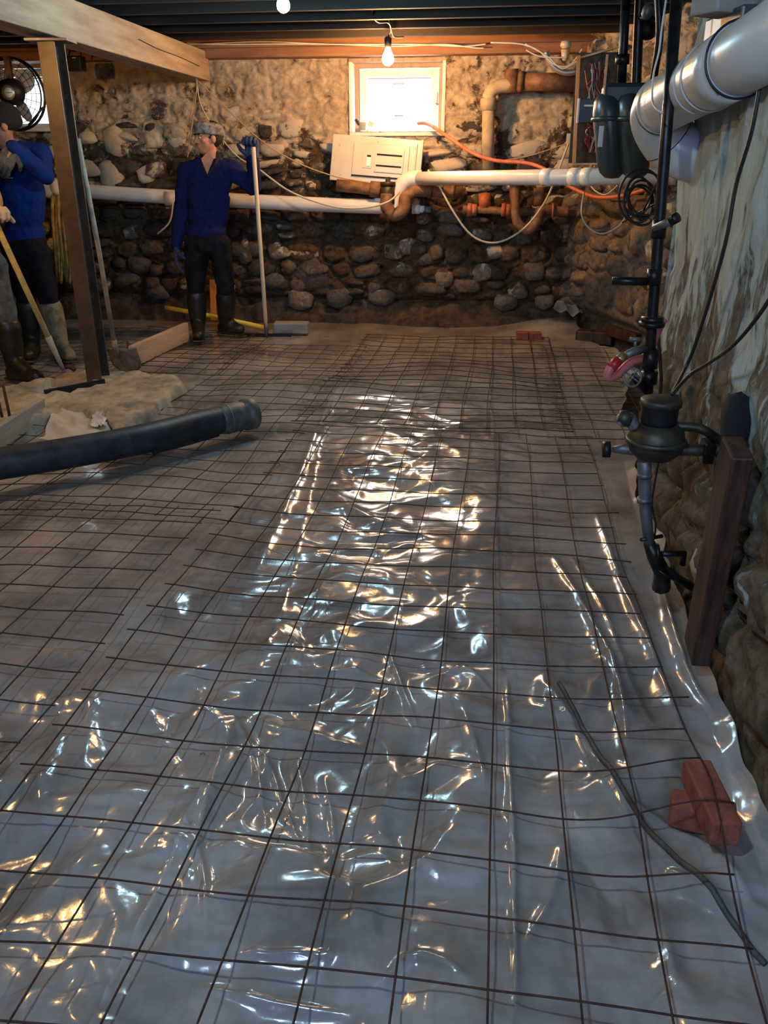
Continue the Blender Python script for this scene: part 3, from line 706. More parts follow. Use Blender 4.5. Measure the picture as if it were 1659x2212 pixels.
scrap('pale plastic corner gathered up in the far right corner of the floor', [(1190, 712), (1255, 720), (1238, 672), (1225, 668)], .04, .10, 15)

P = [at(a, b_, z=0) for a, b_ in ((1205, 1500), (1262, 1600), (1330, 1730), (1420, 1850), (1530, 1965), (1650, 2095))]; P = smoothpath(P, 8)  # added dark strip, stands for the shade along a diagonal fold seam
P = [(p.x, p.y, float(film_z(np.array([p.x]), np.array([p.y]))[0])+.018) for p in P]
obj('fold_shade_strip', MB().tube(P, .0065, 8), mat('olive_fold_shade', (.035, .037, .030), (.08, .08, .065), 30, .6, coord='World'), label='dark olive strip added for the shaded fold seam running diagonally over the plastic toward the lower right corner', cat='cord')
# ---- bricks
def brick(c, rz, rx, label, size=(.062, .20, .06)):
    b = MB(); R = rotz(rz) @ Matrix.Rotation(rx, 3, 'X'); n = 6
    b.box(c, size, R); return obj('brick', b, 'brick', smooth=False, bevel=.005, label=label, cat='brick')
c = at(1520, 1760, z=.06); brick((c.x, c.y+.01, .052), 1.35, 0, 'red brick lying crosswise, the lower of the pair by the right wall', (.062, .135, .06))
brick((c.x+.003, c.y-.012, .110), .10, .0, 'red brick laid lengthwise on top of the other, by the right wall')
c = at(1128, 728, z=.04); brick((c.x, c.y, .05), 1.6, 0, 'red brick far back on the plastic, left of the two', (.10, .10, .07))
c = at(1155, 729, z=.04); brick((c.x, c.y, .05), 1.65, 0, 'red brick far back on the plastic, right of the two', (.10, .10, .07))
c = at(630, 712, z=.05); obj('concrete_block', MB().box((c.x, c.y, .07), (.30, .14, .09), rotz(.1)), 'greyboard', smooth=False, bevel=.01, label='grey block on the far edge of the plastic, behind the rake', cat='block')
obj('timber_offcut', MB().box(at(1285, 728, z=.06), (.30, .12, .10), rotz(-.3)), 'plank', smooth=False, bevel=.006, label='dark brown timber offcut at the foot of the right stone wall', cat='board')
obj('timber_offcut', MB().box(at(1345, 722, z=.14), (.42, .05, .08), rotz(-1.1)), 'plank', smooth=False, bevel=.004, label='long dark red board under the side wall, behind the valves', cat='board')

# ---- tools
def tool_handle(name, a, b_, r, m, parent): return obj(name, MB().tube([a, a.lerp(b_, .5), b_], [r, r, r*.95], 10), m, parent)
sh = thing('shovel', 'muddy round-point shovel leaning against the steel post', 'shovel', at(275, 805, z=.06))
b0 = at(247, 742, y=5.50); b1 = at(168, 300, y=5.19)
obj('handle', MB().tube([b0, b0.lerp(b1, .5)+Vector((.008, 0, 0)), b1], .016, 10), 'grayh', sh)
d = (b0-b1).normalized(); tip = at(280, 808, y=5.62)
obj('socket', MB().tube([b0-d*.03, b0+d*.10], [.021, .026], 10), 'blade', sh)
n = 14; vs = []; c0 = at(262, 762, y=5.55); ax = (tip-c0).normalized()*1.0; Lb = (tip-c0).length
sd_ = Vector((1, .15, 0)).normalized(); nrm = ax.cross(sd_).normalized()
for i in range(n+1):
    t = i/n; wv = .105*(1-max(0, (t-.55)/.45)**2.2)**.6 if t < 1 else .004
    for j in range(9):
        s_ = -1+j/4; vs.append(c0-ax*.0+ax*(Lb*(t*1.15-.15))+sd_*wv*s_+nrm*(.035*s_*s_*(1-.5*t))*-1)
fs = [(i*9+j, i*9+j+1, (i+1)*9+j+1, (i+1)*9+j) for i in range(n) for j in range(8)]
bl = obj('blade', MB().add(vs, fs), 'blade', sh); sm = bl.modifiers.new('thickness', 'SOLIDIFY'); sm.thickness = .003
rk_ = thing('rake', 'concrete rake with pale wooden handle held by the standing worker', 'rake', at(575, 728, z=.05))
b0 = at(576, 722, y=7.10); b1 = at(547, 318, y=6.82)
obj('handle', MB().tube([b0, b0.lerp(b1, .1), b1], [.012, .017, .017], 10), 'woodh', rk_)
obj('ferrule', MB().tube([b0-(b1-b0).normalized()*.02, b0+(b1-b0).normalized()*.10], .0185, 10), 'greyiron', rk_)
hc = b0+Vector((.02, 0, -.01)); obj('rake_head', MB().box(hc+Vector((.0, 0, .0)), (.40, .018, .03)), 'blackp', rk_, smooth=False)
for k in range(14): obj('tine', MB().box(hc+Vector((-.19+k*.0292, -.008, -.025)), (.008, .008, .035)), 'blackp', rk_, smooth=False)
yh = thing('pick_tool', 'long muddy yellow-handled tool held at the left edge', 'tool', at(140, 812, z=.1))
b0 = at(140, 806, y=5.28); b1 = at(-25, 448, y=5.05)
obj('handle', MB().tube([b0.lerp(b1, .22), b0.lerp(b1, .6), b1], .019, 10), 'dirtyyellow', yh)
obj('shank', MB().tube([b0, b0.lerp(b1, .12), b0.lerp(b1, .24)], [.012, .017, .023], 10), 'greyboard', yh)
obj('hook', MB().tube(smoothpath([b0.lerp(b1, .12), at(134, 792, y=5.3), at(150, 792, y=5.3), at(163, 800, y=5.3)]), [.016]*24+[.008], 8), 'rust', yh)
obj('yellow_pipe', MB().tube([at(357, 664, y=7.35), at(455, 682, y=7.32), at(570, 707, y=7.28)], .019, 12), 'yellow', label='yellow plastic pipe lying behind the standing worker\'s boots', cat='pipe')
obj('marking_stake', MB().box(at(461, 648, y=7.55), (.055, .02, .36), Matrix.Rotation(.05, 3, 'Y')), 'orangew', smooth=False, label='orange painted stake seen between the standing worker\'s legs', cat='stake')

# ---- loose plank on the right wall
a = at(1590, 985, x=.585); b_ = at(1508, 1395, x=.60); R = frame_from(a-b_, (0, 1, 0))
obj('leaning_plank', MB().box((a+b_)/2, (.115, .05, (a-b_).length+.05), R), 'plank', smooth=False, bevel=.005, label='dark wet wooden plank leaning on the right wall under the water meter', cat='plank')
wb = bpy.data.objects.new('wood_bracket', stone_mesh(40)); COL.objects.link(wb); wb.data.materials.append(M['dark']); wb.location = at(1588, 925, x=.62); wb.scale = (.05, .07, .085)
tag(wb, 'black rotten lump of timber on the wall above the leaning plank', 'block')

# ================================================================== pipes on the far wall
def pipe(name, px, r, m, label, cat='pipe', Y=7.75, n=18, parent=None, hubs=()):
    pts = [at(p[0], p[1], y=(p[2] if len(p) > 2 else Y)) for p in px]
    sp = smoothpath(pts, 6) if len(pts) > 2 else pts
    t = obj(name, MB().tube(sp, r, n), m, parent, label=label, cat=cat)
    return t, sp
pv, sp = pipe('drain_pipe', [(60, 402), (250, 418), (450, 430), (640, 440), (828, 447)], .062, 'pvc', 'long white PVC pipe on the far wall, passing behind the standing worker')
for a in (372, 100):
    p = at(a, 408+(a-100)*.07, y=7.75); obj('coupling', MB().tube([p-Vector((.06, 0, 0)), p+Vector((.06, 0, -.008))], .069, 18), 'pvc', pv)
p = at(820, 437, y=7.72); obj('notched_end', MB().box(p+Vector((.01, 0, .02)), (.10, .05, .03)), 'pvc', pv, smooth=False, bevel=.004)
pv2 = thing('upper_drain_pipe', 'white PVC pipe with a bend running right below the window', 'pipe', at(860, 450, y=7.70))
sp = smoothpath([at(853, 452, y=7.66), at(860, 415, y=7.66), at(880, 390, y=7.66), at(912, 384, y=7.66)], 6)
obj('elbow', MB().tube(sp, .066, 18), 'pvc', pv2)
q0, q1 = at(900, 386, y=7.66), at(1462, 380, y=6.05)
def onrun(px):
    lo, hi = 0.0, 1.0
    for _ in range(40):
        m_ = (lo+hi)/2; v = q0.lerp(q1, m_)-Vector(_c); xx = CX+F*v.dot(Vector(_r))/v.dot(Vector(_f))
        if xx < px: lo = m_
        else: hi = m_
    return q0.lerp(q1, lo)
obj('straight_run', MB().tube([q0, q1], .056, 18), 'pvc', pv2)
obj('joint_band', MB().tube([at(900, 386, y=7.66), at(910, 385.5, y=7.66)], .0675, 18), 'pvc', pv2)
obj('primer_stain', MB().tube([at(904, 386, y=7.66), at(907, 385.5, y=7.66)], .0684, 18), mat('purple_primer', (.12, .02, .10), None, rough=.5), pv2)
for a in (1175, 1235, 1262): obj('coupling', MB().tube([onrun(a), onrun(a+20)], .062, 18), 'pvc', pv2)
ci = thing('iron_trap', 'rusty cast iron drain with a trap and cleanout under the window', 'pipe', at(850, 465, y=7.55))
obj('inlet_pipe', MB().tube([at(728, 400, y=7.72), at(770, 404, y=7.72), at(812, 409, y=7.72)], .052, 16), 'iron', ci)
obj('hub', MB().tube([at(800, 408, y=7.70), at(822, 410, y=7.70)], .066, 16), 'iron', ci)
obj('cleanout_body', MB().tube([at(838, 440, y=7.60), at(838, 395, y=7.60)], .060, 16), 'bronze', ci)
obj('cleanout_cap', MB().lathe([(.066, -.02), (.066, .012), (.022, .014), (.022, .05), (.001, .052)], at(838, 396, y=7.60), n=16), 'bronze', ci)
obj('trap_bend', MB().tube(smoothpath([at(836, 420, y=7.58), at(836, 448, y=7.56), at(853, 464, y=7.55), at(873, 450, y=7.56), at(876, 428, y=7.60), at(898, 412, y=7.64), at(930, 412, y=7.70)], 6), .054, 16), 'iron', ci)
obj('outlet_pipe', MB().tube([at(920, 412, y=7.70), at(1000, 416, y=7.72)], .050, 16), 'iron', ci)
for a in (925, 950, 975): obj('hub', MB().tube([at(a, 413, y=7.70), at(a+7, 413.4, y=7.70)], .058, 16), 'iron', ci)
wf = thing('pvc_fitting', 'small white fitting with a dark green clamp in the gap below the iron pipe', 'fitting', at(905, 460, y=7.75))
obj('sleeve', MB().tube([at(890, 452, y=7.76), at(907, 452, y=7.76)], .040, 14), 'pvc', wf)
obj('reducer', MB().tube([at(905, 452, y=7.76), at(917, 452, y=7.76)], .030, 14), 'pvc', wf)
obj('clamp', MB().tube([at(915, 453, y=7.76), at(931, 453, y=7.76)], .028, 14), 'hoseend', wf)
rp = thing('rusty_cross_pipe', 'rusty iron pipe between two bright red-rusted couplings', 'pipe', at(1050, 470, y=7.72))
obj('barrel', MB().tube([at(1000, 452, y=7.74), at(1240, 462, y=7.74)], .032, 14), 'iron', rp)
for a in (1010, 1083): obj('coupling', MB().tube([at(a, 453, y=7.74), at(a+9, 453.3, y=7.74)], .056, 14).tube([at(a+9, 453.3, y=7.74), at(a+20, 453.8, y=7.74)], .050, 14), 'rediron', rp)
obj('riser', MB().tube([at(1047, 418, y=7.78), at(1047, 450, y=7.76)], .052, 14), 'rediron', rp)
tp = thing('iron_p_trap', 'rusty iron U bend hanging near the far right corner', 'pipe', at(1140, 500, y=7.6))
obj('u_bend', MB().tube(smoothpath([at(1113, 400, y=7.66), at(1113, 440, y=7.62), at(1118, 480, y=7.6), at(1140, 497, y=7.6), at(1160, 478, y=7.62), at(1172, 452, y=7.64), at(1195, 455, y=7.66), at(1228, 458, y=7.66)], 6), .040, 14), 'iron', tp)
obj('flange', MB().tube([at(1192, 455, y=7.66), at(1196, 455, y=7.66)], .062, 14), 'rediron', tp)
for a, b_ in ((1113, 405), (1165, 415)): obj('stub_pipe', MB().tube([at(a, b_-8, y=7.68), at(a, b_+28, y=7.66)], .048, 14), 'iron', tp)
ip = thing('high_iron_pipe', 'brown iron drain pipe high on the wall, left of the electrical panel', 'pipe', at(1180, 195, y=7.8))
obj('barrel', MB().tube([at(1118, 176, y=7.76), at(1245, 178, y=7.74)], .068, 18), 'iron', ip)
obj('hub', MB().tube([at(1105, 150, y=7.80), at(1105, 200, y=7.80)], .058, 16), 'iron', ip)
obj('hub_ring', MB().tube([at(1120, 176, y=7.76), at(1131, 176.3, y=7.76)], .078, 18), 'iron', ip)
vp = thing('vertical_iron_pipe', 'pale whitewashed vertical iron pipe right of the window', 'pipe', at(1054, 360, y=7.8))
obj('barrel', MB().tube([at(1055, 225, y=7.78), at(1054, 366, y=7.78)], .052, 16), 'paleiron', vp)
obj('hub', MB().tube([at(1055, 212, y=7.78), at(1055, 238, y=7.78)], .066, 16), 'paleiron', vp)
obj('pipe_bend', MB().tube(smoothpath([at(1055, 214, y=7.78), at(1062, 196, y=7.78), at(1082, 186, y=7.79), at(1105, 184, y=7.8)]), .055, 14), 'paleiron', vp)

# ---- breaker panel cover leaning under the window
pc_ = thing('breaker_panel_cover', 'beige metal breaker panel cover leaning on its side below the window', 'panel cover', at(812, 392, y=7.74))
p00, p10, p11, p01 = at(708, 389, y=7.72), at(905, 404, y=7.72), at(916, 305, y=7.80), at(724, 289, y=7.80)
ex = ((p10-p00)+(p11-p01)).normalized(); ez = ((p01-p00)+(p11-p10)).normalized(); ez = (ez-ex*ez.dot(ex)).normalized(); ey = ez.cross(ex)
Rc = Matrix((ex, ey, ez)).transposed(); cc = (p00+p10+p11+p01)/4; wC = ((p10-p00).length+(p11-p01).length)/2; hC = ((p01-p00).length+(p11-p10).length)/2
fwd = -1 if (Rc @ Vector((0, 1, 0))).y > 0 else 1
def pbox(cx, cz, w_, h_, d_, off): return MB().box(cc+Rc @ Vector((cx, fwd*off, cz)), (w_, d_, h_), Rc)
obj('cover_plate', pbox(0, 0, wC, hC, .014, 0), 'panel', pc_, smooth=False, bevel=.005)
obj('door', pbox(.04, .0, wC*.62, hC*.70, .016, .012), 'panel', pc_, smooth=False, bevel=.004)
obj('side_lip', MB().box(cc+Rc @ Vector((wC/2-.008, fwd*.0, 0)), (.02, .055, hC), Rc), 'panel', pc_, smooth=False, bevel=.004)
obj('side_lip', MB().box(cc+Rc @ Vector((wC/2-.055, fwd*.008, 0)), (.014, .03, hC*.85), Rc), 'panel', pc_, smooth=False, bevel=.004)
obj('inner_field', pbox(.115, .0, .25, hC*.52, .012, .024), 'panel', pc_, smooth=False, bevel=.003)
obj('slot', pbox(.115, .045, .22, .013, .006, .031), 'dark', pc_, smooth=False)
obj('slot', pbox(.115, -.045, .22, .013, .006, .031), 'dark', pc_, smooth=False)
obj('latch_recess', pbox(-.075, -.01, .085, .125, .006, .022), 'panel', pc_, smooth=False, bevel=.002)
obj('latch', pbox(-.062, -.02, .036, .075, .008, .027), 'vinyl', pc_, smooth=False, bevel=.002)
obj('slot', pbox(-.062, .028, .034, .013, .006, .027), 'dark', pc_, smooth=False)
obj('shadow_gap', pbox(.04, -hC*.36, wC*.62, .010, .010, .014), 'dark', pc_, smooth=False)
for a, b_ in ((-.33, .10), (.33, .12), (.0, .15), (-.30, -.14)): obj('screw', MB().lathe([(.005, 0), (.004, .003)], cc+Rc @ Vector((a, fwd*.006, b_)), Rc @ Vector((0, fwd, 0)), 8), 'ink', pc_)
# sill clutter
cupb = at(783, 281, y=YB-.02)
cp_ = thing('plastic_cup', 'clear plastic cup with brushes in it on the window ledge', 'cup', cupb)
obj('cup_wall', MB().lathe([(.028, 0), (.036, .062), (.040, .064), (.036, .060), (.026, .004)], cupb, n=18), 'pvcgrey', cp_)
obj('paint_brush', MB().tube([cupb+Vector((0, 0, .03)), at(776, 268, y=YB-.03), at(768, 258, y=YB-.03)], [.006, .016, .012], 8), 'glove', label='blue handled brush leaning out of the plastic cup', cat='brush')
obj('sponge', MB().box(at(801, 268, y=YB+.03), (.05, .03, .045), Matrix.Rotation(.5, 3, 'Y')), 'porcelain', smooth=False, bevel=.005, label='tan sponge on the window ledge beside the cup', cat='sponge')

# ---- electrical board
eb = thing('electrical_board', 'open electrical panel full of wires on the right end of the far wall', 'electrical panel', at(1280, 352, y=7.6))
a0 = at(1248, 112, y=7.25); a1 = at(1332, 354, y=7.25)
obj('backboard', MB().box(((a0.x+a1.x)/2, 7.32, (a0.z+a1.z)/2), (a1.x-a0.x, .02, a0.z-a1.z)), 'bronze', eb, smooth=False)
l0, l1 = at(1250, 120, y=7.20), at(1240, 352, y=7.20)
obj('side_board', MB().tube([l0, l1], .018, 4), 'plywood', eb, smooth=False)
obj('top_edge', MB().box((a0+Vector((a1.x, a0.y, a0.z)))/2, (a1.x-a0.x, .05, .012), Matrix.Rotation(-.25, 3, 'Y')), 'paleiron', eb, smooth=False)
l2, l3 = at(1312, 118, y=7.20), at(1304, 205, y=7.20); obj('inner_stile', MB().tube([l2, l3], .012, 4), 'paleiron', eb, smooth=False)
obj('bottom_lip', MB().box(((a0.x+a1.x)/2, 7.23, a1.z), (a1.x-a0.x, .06, .012)), 'panel', eb, smooth=False)
rr_ = random.Random(8)
for k in range(34):
    x0 = 1262+rr_.random()*46; y0 = 128+rr_.random()*25; q = [(x0, y0), (x0+rr_.uniform(-8, 8), y0+28), (x0+rr_.uniform(-10, 10), y0+50), (x0+rr_.uniform(-8, 8), y0+rr_.uniform(65, 100))]
    if k % 3 == 0: q = [(1262+rr_.random()*30, 262), (1265+rr_.random()*25, 285), (1262+rr_.random()*30, 305), (1270+rr_.random()*15, 330)]
    cable('wire', q, 7.24+rr_.uniform(-.02, .03), .004, ['redwire', 'redwire', 'whitewire', 'brownwire', 'blackwire'][k % 5], None, None, 5, parent=eb)
mb_ = thing('meter_socket', 'small grey box on the electrical board beside the gas meter', 'electrical box', at(1270, 262, y=7.4))
c = at(1270, 240, y=7.12); obj('box', MB().box(c, (.155, .08, .165)), 'gas', mb_, smooth=False, bevel=.006)
obj('rim', MB().box(c+Vector((-.075, -.02, 0)), (.016, .06, .17)), 'pvcgrey', mb_, smooth=False, bevel=.003)
obj('window', MB().box(c+Vector((.01, -.042, .035)), (.09, .004, .012)), 'label', mb_, smooth=False)
lh = thing('lamp_holder', 'cream porcelain lamp holder on the joist above the electrical panel', 'lamp holder', at(1221, 132, y=7.5))
obj('base', MB().lathe([(.03, 0), (.045, .02), (.04, .05)], at(1222, 105, y=7.5), n=16), 'porcelain', lh)
obj('socket', MB().lathe([(.018, 0), (.026, .02), (.036, .075)], at(1220, 131, y=7.5), n=16), 'porcelain', lh)
obj('outlet_clip', MB().box(at(1232, 300, y=7.5), (.06, .03, .08)), 'panel', smooth=False, bevel=.004, label='small cream cable clamp on the side of the electrical board', cat='clamp')
cd = [at(a, b_, y=7.50) for a, b_ in ((1180, 112), (1186, 130), (1200, 148), (1222, 157), (1248, 154))]; cs = smoothpath(cd, 12)
obj('flexible_conduit', MB().tube(cs, [.021+.004*(i % 2) for i in range(len(cs))], 12), 'conduit', label='ribbed flexible metal conduit curving into the electrical panel', cat='conduit')
for q, lb in ([[(1060, 92), (1130, 96), (1180, 120), (1215, 148), (1250, 130)], 'thin white cable looping to the panel, upper one'], [[(1135, 95), (1165, 110), (1200, 140), (1232, 140), (1258, 105)], 'thin white cable looping to the panel, middle one'], [[(1137, 108), (1160, 120), (1190, 124), (1225, 124)], 'thin white cable ending at the lamp holder']): cable('cable', q, 7.46, .006, 'whitewire', lb, 'cable')
cable('cable', [(400, 93), (470, 96), (620, 95), (760, 96), (900, 96), (1000, 100), (1050, 95)], 7.72, .006, 'whitewire', 'white electric cable stapled along the brown rim board', 'cable')
cable('cable', [(400, 97), (560, 90), (700, 95), (850, 100), (960, 96), (1020, 103), (1045, 104)], 7.715, .005, 'whitewire', 'lower thin white cable along the rim board, ending right of the bulb', 'cable')

# ---- slack ropes and cables in front of the far wall
cable('cable', [(560, 366, 7.5), (620, 410, 7.4), (680, 435, 7.4), (740, 449, 7.4), (800, 447, 7.4), (840, 435, 7.4), (862, 416, 7.55)], 7.4, .009, 'rope', 'pale slack cable hanging from the worker\'s side to the PVC bend', 'cable')
cable('cable', [(925, 368, 7.56), (945, 395, 7.5), (975, 450, 7.45), (1010, 500, 7.45), (1045, 522, 7.45), (1085, 521, 7.45), (1130, 495, 7.45), (1165, 455, 7.45), (1190, 410, 7.45), (1228, 310, 7.45)], 7.45, .009, 'rope', 'pale cable drooping low in a wide loop right of the iron trap', 'cable')
cable('cable', [(425, 172), (470, 215), (560, 300), (640, 350), (720, 380), (800, 395)], 7.6, .006, 'brownwire', 'tan wire slanting down across the wall from the beam end', 'cable')
cable('cable', [(424, 170), (440, 240), (505, 330), (560, 366)], 7.62, .006, 'rope', 'pale wire dropping from the beam end behind the worker\'s shoulder', 'cable')
cable('cable', [(424, 172), (424, 200), (412, 290), (405, 340)], 7.75, .006, 'brownwire', 'tan wire hanging straight down from the beam end', 'cable')
cable('cable', [(374, 440, 7.65), (366, 480, 7.65), (340, 505, 7.65)], 7.65, .008, 'rope', 'pale cord below the pipe left of the standing worker', 'cable')
cable('cable', [(1060, 350), (1100, 345), (1150, 335), (1230, 308)], 7.5, .005, 'brownwire', 'thin tan wire reaching across to the electrical board clamp', 'cable')
oc = cable('extension_cord', [(903, 266, 7.9), (925, 268, 7.8), (960, 290, 7.6), (1020, 330, 7.5), (1070, 347, 7.45), (1140, 353, 7.4), (1185, 370, 7.3), (1235, 405, 7.2), (1290, 426, 7.0), (1350, 422, 6.8), (1400, 408, 6.6), (1470, 392, 6.4)], 7.5, .015, 'orange', 'orange extension cord coming in at the window and sagging to the right', 'cord', 8)
q = []
for t in range(64):
    a = t*.62; k = t*.62/6.283; r1 = 33+9*math.sin(k*2.1); q.append((1383+10*math.sin(k*1.7)+r1*math.cos(a)*1.05, 428+12*math.cos(k*2.3)+r1*1.3*math.sin(a), 4.3+.012*k))
q = [(1345, 480, 4.6)]+q+[(1420, 395, 4.2), (1440, 365, 4.0)]
cable('black_cable', q, 4.3, .0055, 'blackwire', 'tangled coil of black cable hanging behind the tall black pipe', 'cable', 6)
cable('cable', [(1262, 415), (1256, 460), (1270, 490), (1300, 505), (1335, 490), (1350, 470)], 6.9, .007, 'rope', 'pale cord loop hanging on the side wall below the orange cord', 'cable')
cable('cable', [(1262, 378, 7.4), (1275, 400, 7.3), (1290, 415, 7.2), (1310, 420, 7.1), (1335, 400, 7.0)], 7.2, .006, 'rope', 'short pale cord hung from the PVC pipe below the panel', 'cable')

# ---- gas meter with two bell covers
gm = thing('gas_meter', 'dark blue-grey gas meter with two rounded chambers beside the tall pipe', 'gas meter', at(1345, 388, y=4.7))
Yg = 4.7; kx = .0021
def gbell(pxc, pyt, pyb, rx, ry, yy):
    c1 = at(pxc, pyt, y=yy); c2 = at(pxc+10, pyb, y=yy); b = MB(); n = 14; vs = []
    prof = [(0, .05), (.04, .62), (.12, .88), (.25, 1), (.42, 1), (.5, .97), (.8, .93), (.93, .78), (.99, .45), (1, .06)]
    for t, s_ in prof:
        c_ = c1.lerp(c2, t)
        for k in range(22):
            a = 2*math.pi*k/22; vs.append(c_+Vector((rx*s_*math.cos(a), ry*s_*math.sin(a), 0)))
    m_ = len(prof); fs = [(i*22+k, i*22+(k+1) % 22, (i+1)*22+(k+1) % 22, (i+1)*22+k) for i in range(m_-1) for k in range(22)]+[tuple(range(22)), tuple((m_-1)*22+k for k in range(22))[::-1]]
    return b.add(vs, fs)
obj('chamber', gbell(1312, 198, 386, .078, .10, Yg), 'gas', gm)
obj('chamber', gbell(1362, 200, 386, .082, .10, Yg-.05), 'gas', gm)
obj('crossbody', MB().box(at(1350, 205, y=Yg), (.22, .13, .10)), 'gas', gm, smooth=False, bevel=.02)
for a, rx_ in ((1314, .078), (1364, .082)):
    b = MB(); b.torus((0, 0, 0), 1, .10, (0, 0, 1)); c = at(a, 258, y=Yg-(.05 if a > 1340 else 0)); b.v = [(c.x+v[0]*rx_, c.y+v[1]*.10, c.z+v[2]*.12) for v in b.v]; obj('flange_band', b, 'gas', gm)
obj('sticker', MB().box(at(1297, 295, y=Yg-.105)+Vector((.002, 0, 0)), (.022, .004, .095)), 'label', gm, smooth=False)
obj('inlet_pipe', MB().tube([at(1355, -60, y=Yg), at(1347, 100, y=Yg), at(1342, 190, y=Yg)], .022, 12), 'black', gm)
obj('union_nut', MB().tube([at(1345, 118, y=Yg), at(1344, 140, y=Yg)], .034, 8), 'black', gm)
obj('outlet_pipe', MB().tube(smoothpath([at(1385, -60, y=Yg), at(1378, 90, y=Yg), at(1374, 190, y=Yg)]), .024, 12), 'black', gm)
obj('regulator', MB().lathe([(.02, -.05), (.035, -.04), (.04, 0), (.03, .03), (.05, .04), (.05, .055), (.02, .07)], at(1400, 60, y=Yg), (-.1, -.3, 1), 16), 'black', gm)
for k, (a, b_) in enumerate(((1398, 25), (1420, 18))): obj('brass_fitting', MB().lathe([(.014, -.03), (.024, -.012), (.024, .012), (.012, .03)], at(a, b_, y=Yg-.2), (.2, 0, 1), 10), 'greyiron', gm)
obj('bent_pipe', MB().tube(smoothpath([at(1420, -40, y=4.4), at(1425, 70, y=4.4), at(1415, 150, y=4.45), at(1408, 200, y=4.5)]), .018, 10), 'black', gm)
cable('cable', [(1442, -20, 2.95), (1430, 60, 2.95), (1424, 110, 2.95), (1412, 160, 2.95), (1409, 215, 2.9), (1418, 235, 2.72), (1432, 245, 2.7)], 2.9, .003, 'whitewire', 'thin grey wire hanging beside the tall black pipe over the vent pipe', 'wire')

# ---- tall black pipe
gp = thing('black_riser_pipe', 'tall black steel pipe with valves from ceiling down to the water meter', 'pipe', at(1396, 860, y=2.85))
Yp = 2.85
obj('barrel', MB().tube([at(1464, -30, y=Yp), at(1436, 330, y=Yp), at(1419, 560, y=Yp), at(1408, 700, y=Yp), at(1399, 850, y=Yp)], .0175, 16), 'black', gp)
for a, b_, h_, r in ((1424, 495, 22, .023), (1413, 598, 20, .024), (1409, 690, 7, .036), (1405, 775, 25, .026), (1402, 815, 16, .028)):
    p = at(a, b_, y=Yp); z_ = h_/560.; obj('coupling', MB().tube([p-Vector((0, 0, z_/2*1.4)), p+Vector((0, 0, z_/2*1.4))], r, 12), 'black', gp)
obj('tee_branch', MB().tube([at(1415, 493, y=Yp-.02), at(1437, 483, y=Yp-.05), at(1455, 474, y=Yp-.07)], .013, 12), 'greyiron', gp)
obj('plug', MB().tube([at(1450, 477, y=Yp-.065), at(1464, 469, y=Yp-.08)], .016, 12), 'black', gp)
obj('side_arm', MB().tube([at(1398, 608, y=Yp), at(1322, 607, y=Yp)], .0135, 12), 'black', gp)
obj('flange', MB().lathe([(.02, -.012), (.042, -.010), (.042, .004), (.02, .008)], at(1408, 698, y=Yp), n=18), 'black', gp)
obj('spigot', MB().tube([at(1396, 752, y=Yp), at(1372, 758, y=Yp-.02), at(1352, 768, y=Yp-.05)], .014, 12), 'greyiron', gp)
obj('brass_nut', MB().tube([at(1347, 770, y=Yp-.05), at(1332, 781, y=Yp-.07)], .017, 8), 'brass', gp)
obj('spigot_key', MB().tube([at(1373, 750, y=Yp-.02), at(1372, 735, y=Yp-.02)], .005, 8).box(at(1372, 733, y=Yp-.02), (.035, .012, .012)), 'greyiron', gp)
hw_ = at(1366, 815, y=Yp-.10); ax = Vector((-.55, -.8, .1)).normalized()
hwm = MB().torus(hw_, .030, .0035, ax)
q = Vector((0, 0, 1)).rotation_difference(ax)
for k in range(4):
    a = k*math.pi/2+.5; hwm.tube([hw_, hw_+q @ Vector((math.cos(a)*.03, math.sin(a)*.03, 0))], .003, 6)
hwm.ell(hw_, (.007, .007, .007)); obj('handwheel', hwm, 'greyiron', gp)
obj('valve_stem', MB().tube([hw_, at(1378, 828, y=Yp-.05), at(1393, 838, y=Yp)], [.006, .013, .018], 10), 'black', gp)
hr = thing('red_hose', 'faded red rubber hose looping from the spigot back to the wall', 'hose', at(1320, 815, y=2.78))
obj('hose_body', MB().tube(smoothpath([at(1334, 782, y=Yp-.07), at(1319, 795, y=Yp-.08), at(1313, 812, y=Yp-.08), at(1330, 812, y=Yp-.06), at(1365, 782, y=Yp-.02), at(1395, 770, y=Yp+.03), at(1420, 715, y=Yp+.08), at(1432, 690, y=Yp+.1)], 6), .015, 12), 'pink', hr)
obj('end_sleeve', MB().tube([at(1336, 777, y=Yp-.07), at(1320, 796, y=Yp-.085)], .018, 12), 'red', hr)
cable('cable', [(1421, 720), (1426, 780), (1428, 830), (1424, 860)], 2.95, .006, 'rust', 'brown cable hanging between the black pipe and the limewashed wall', 'cable')

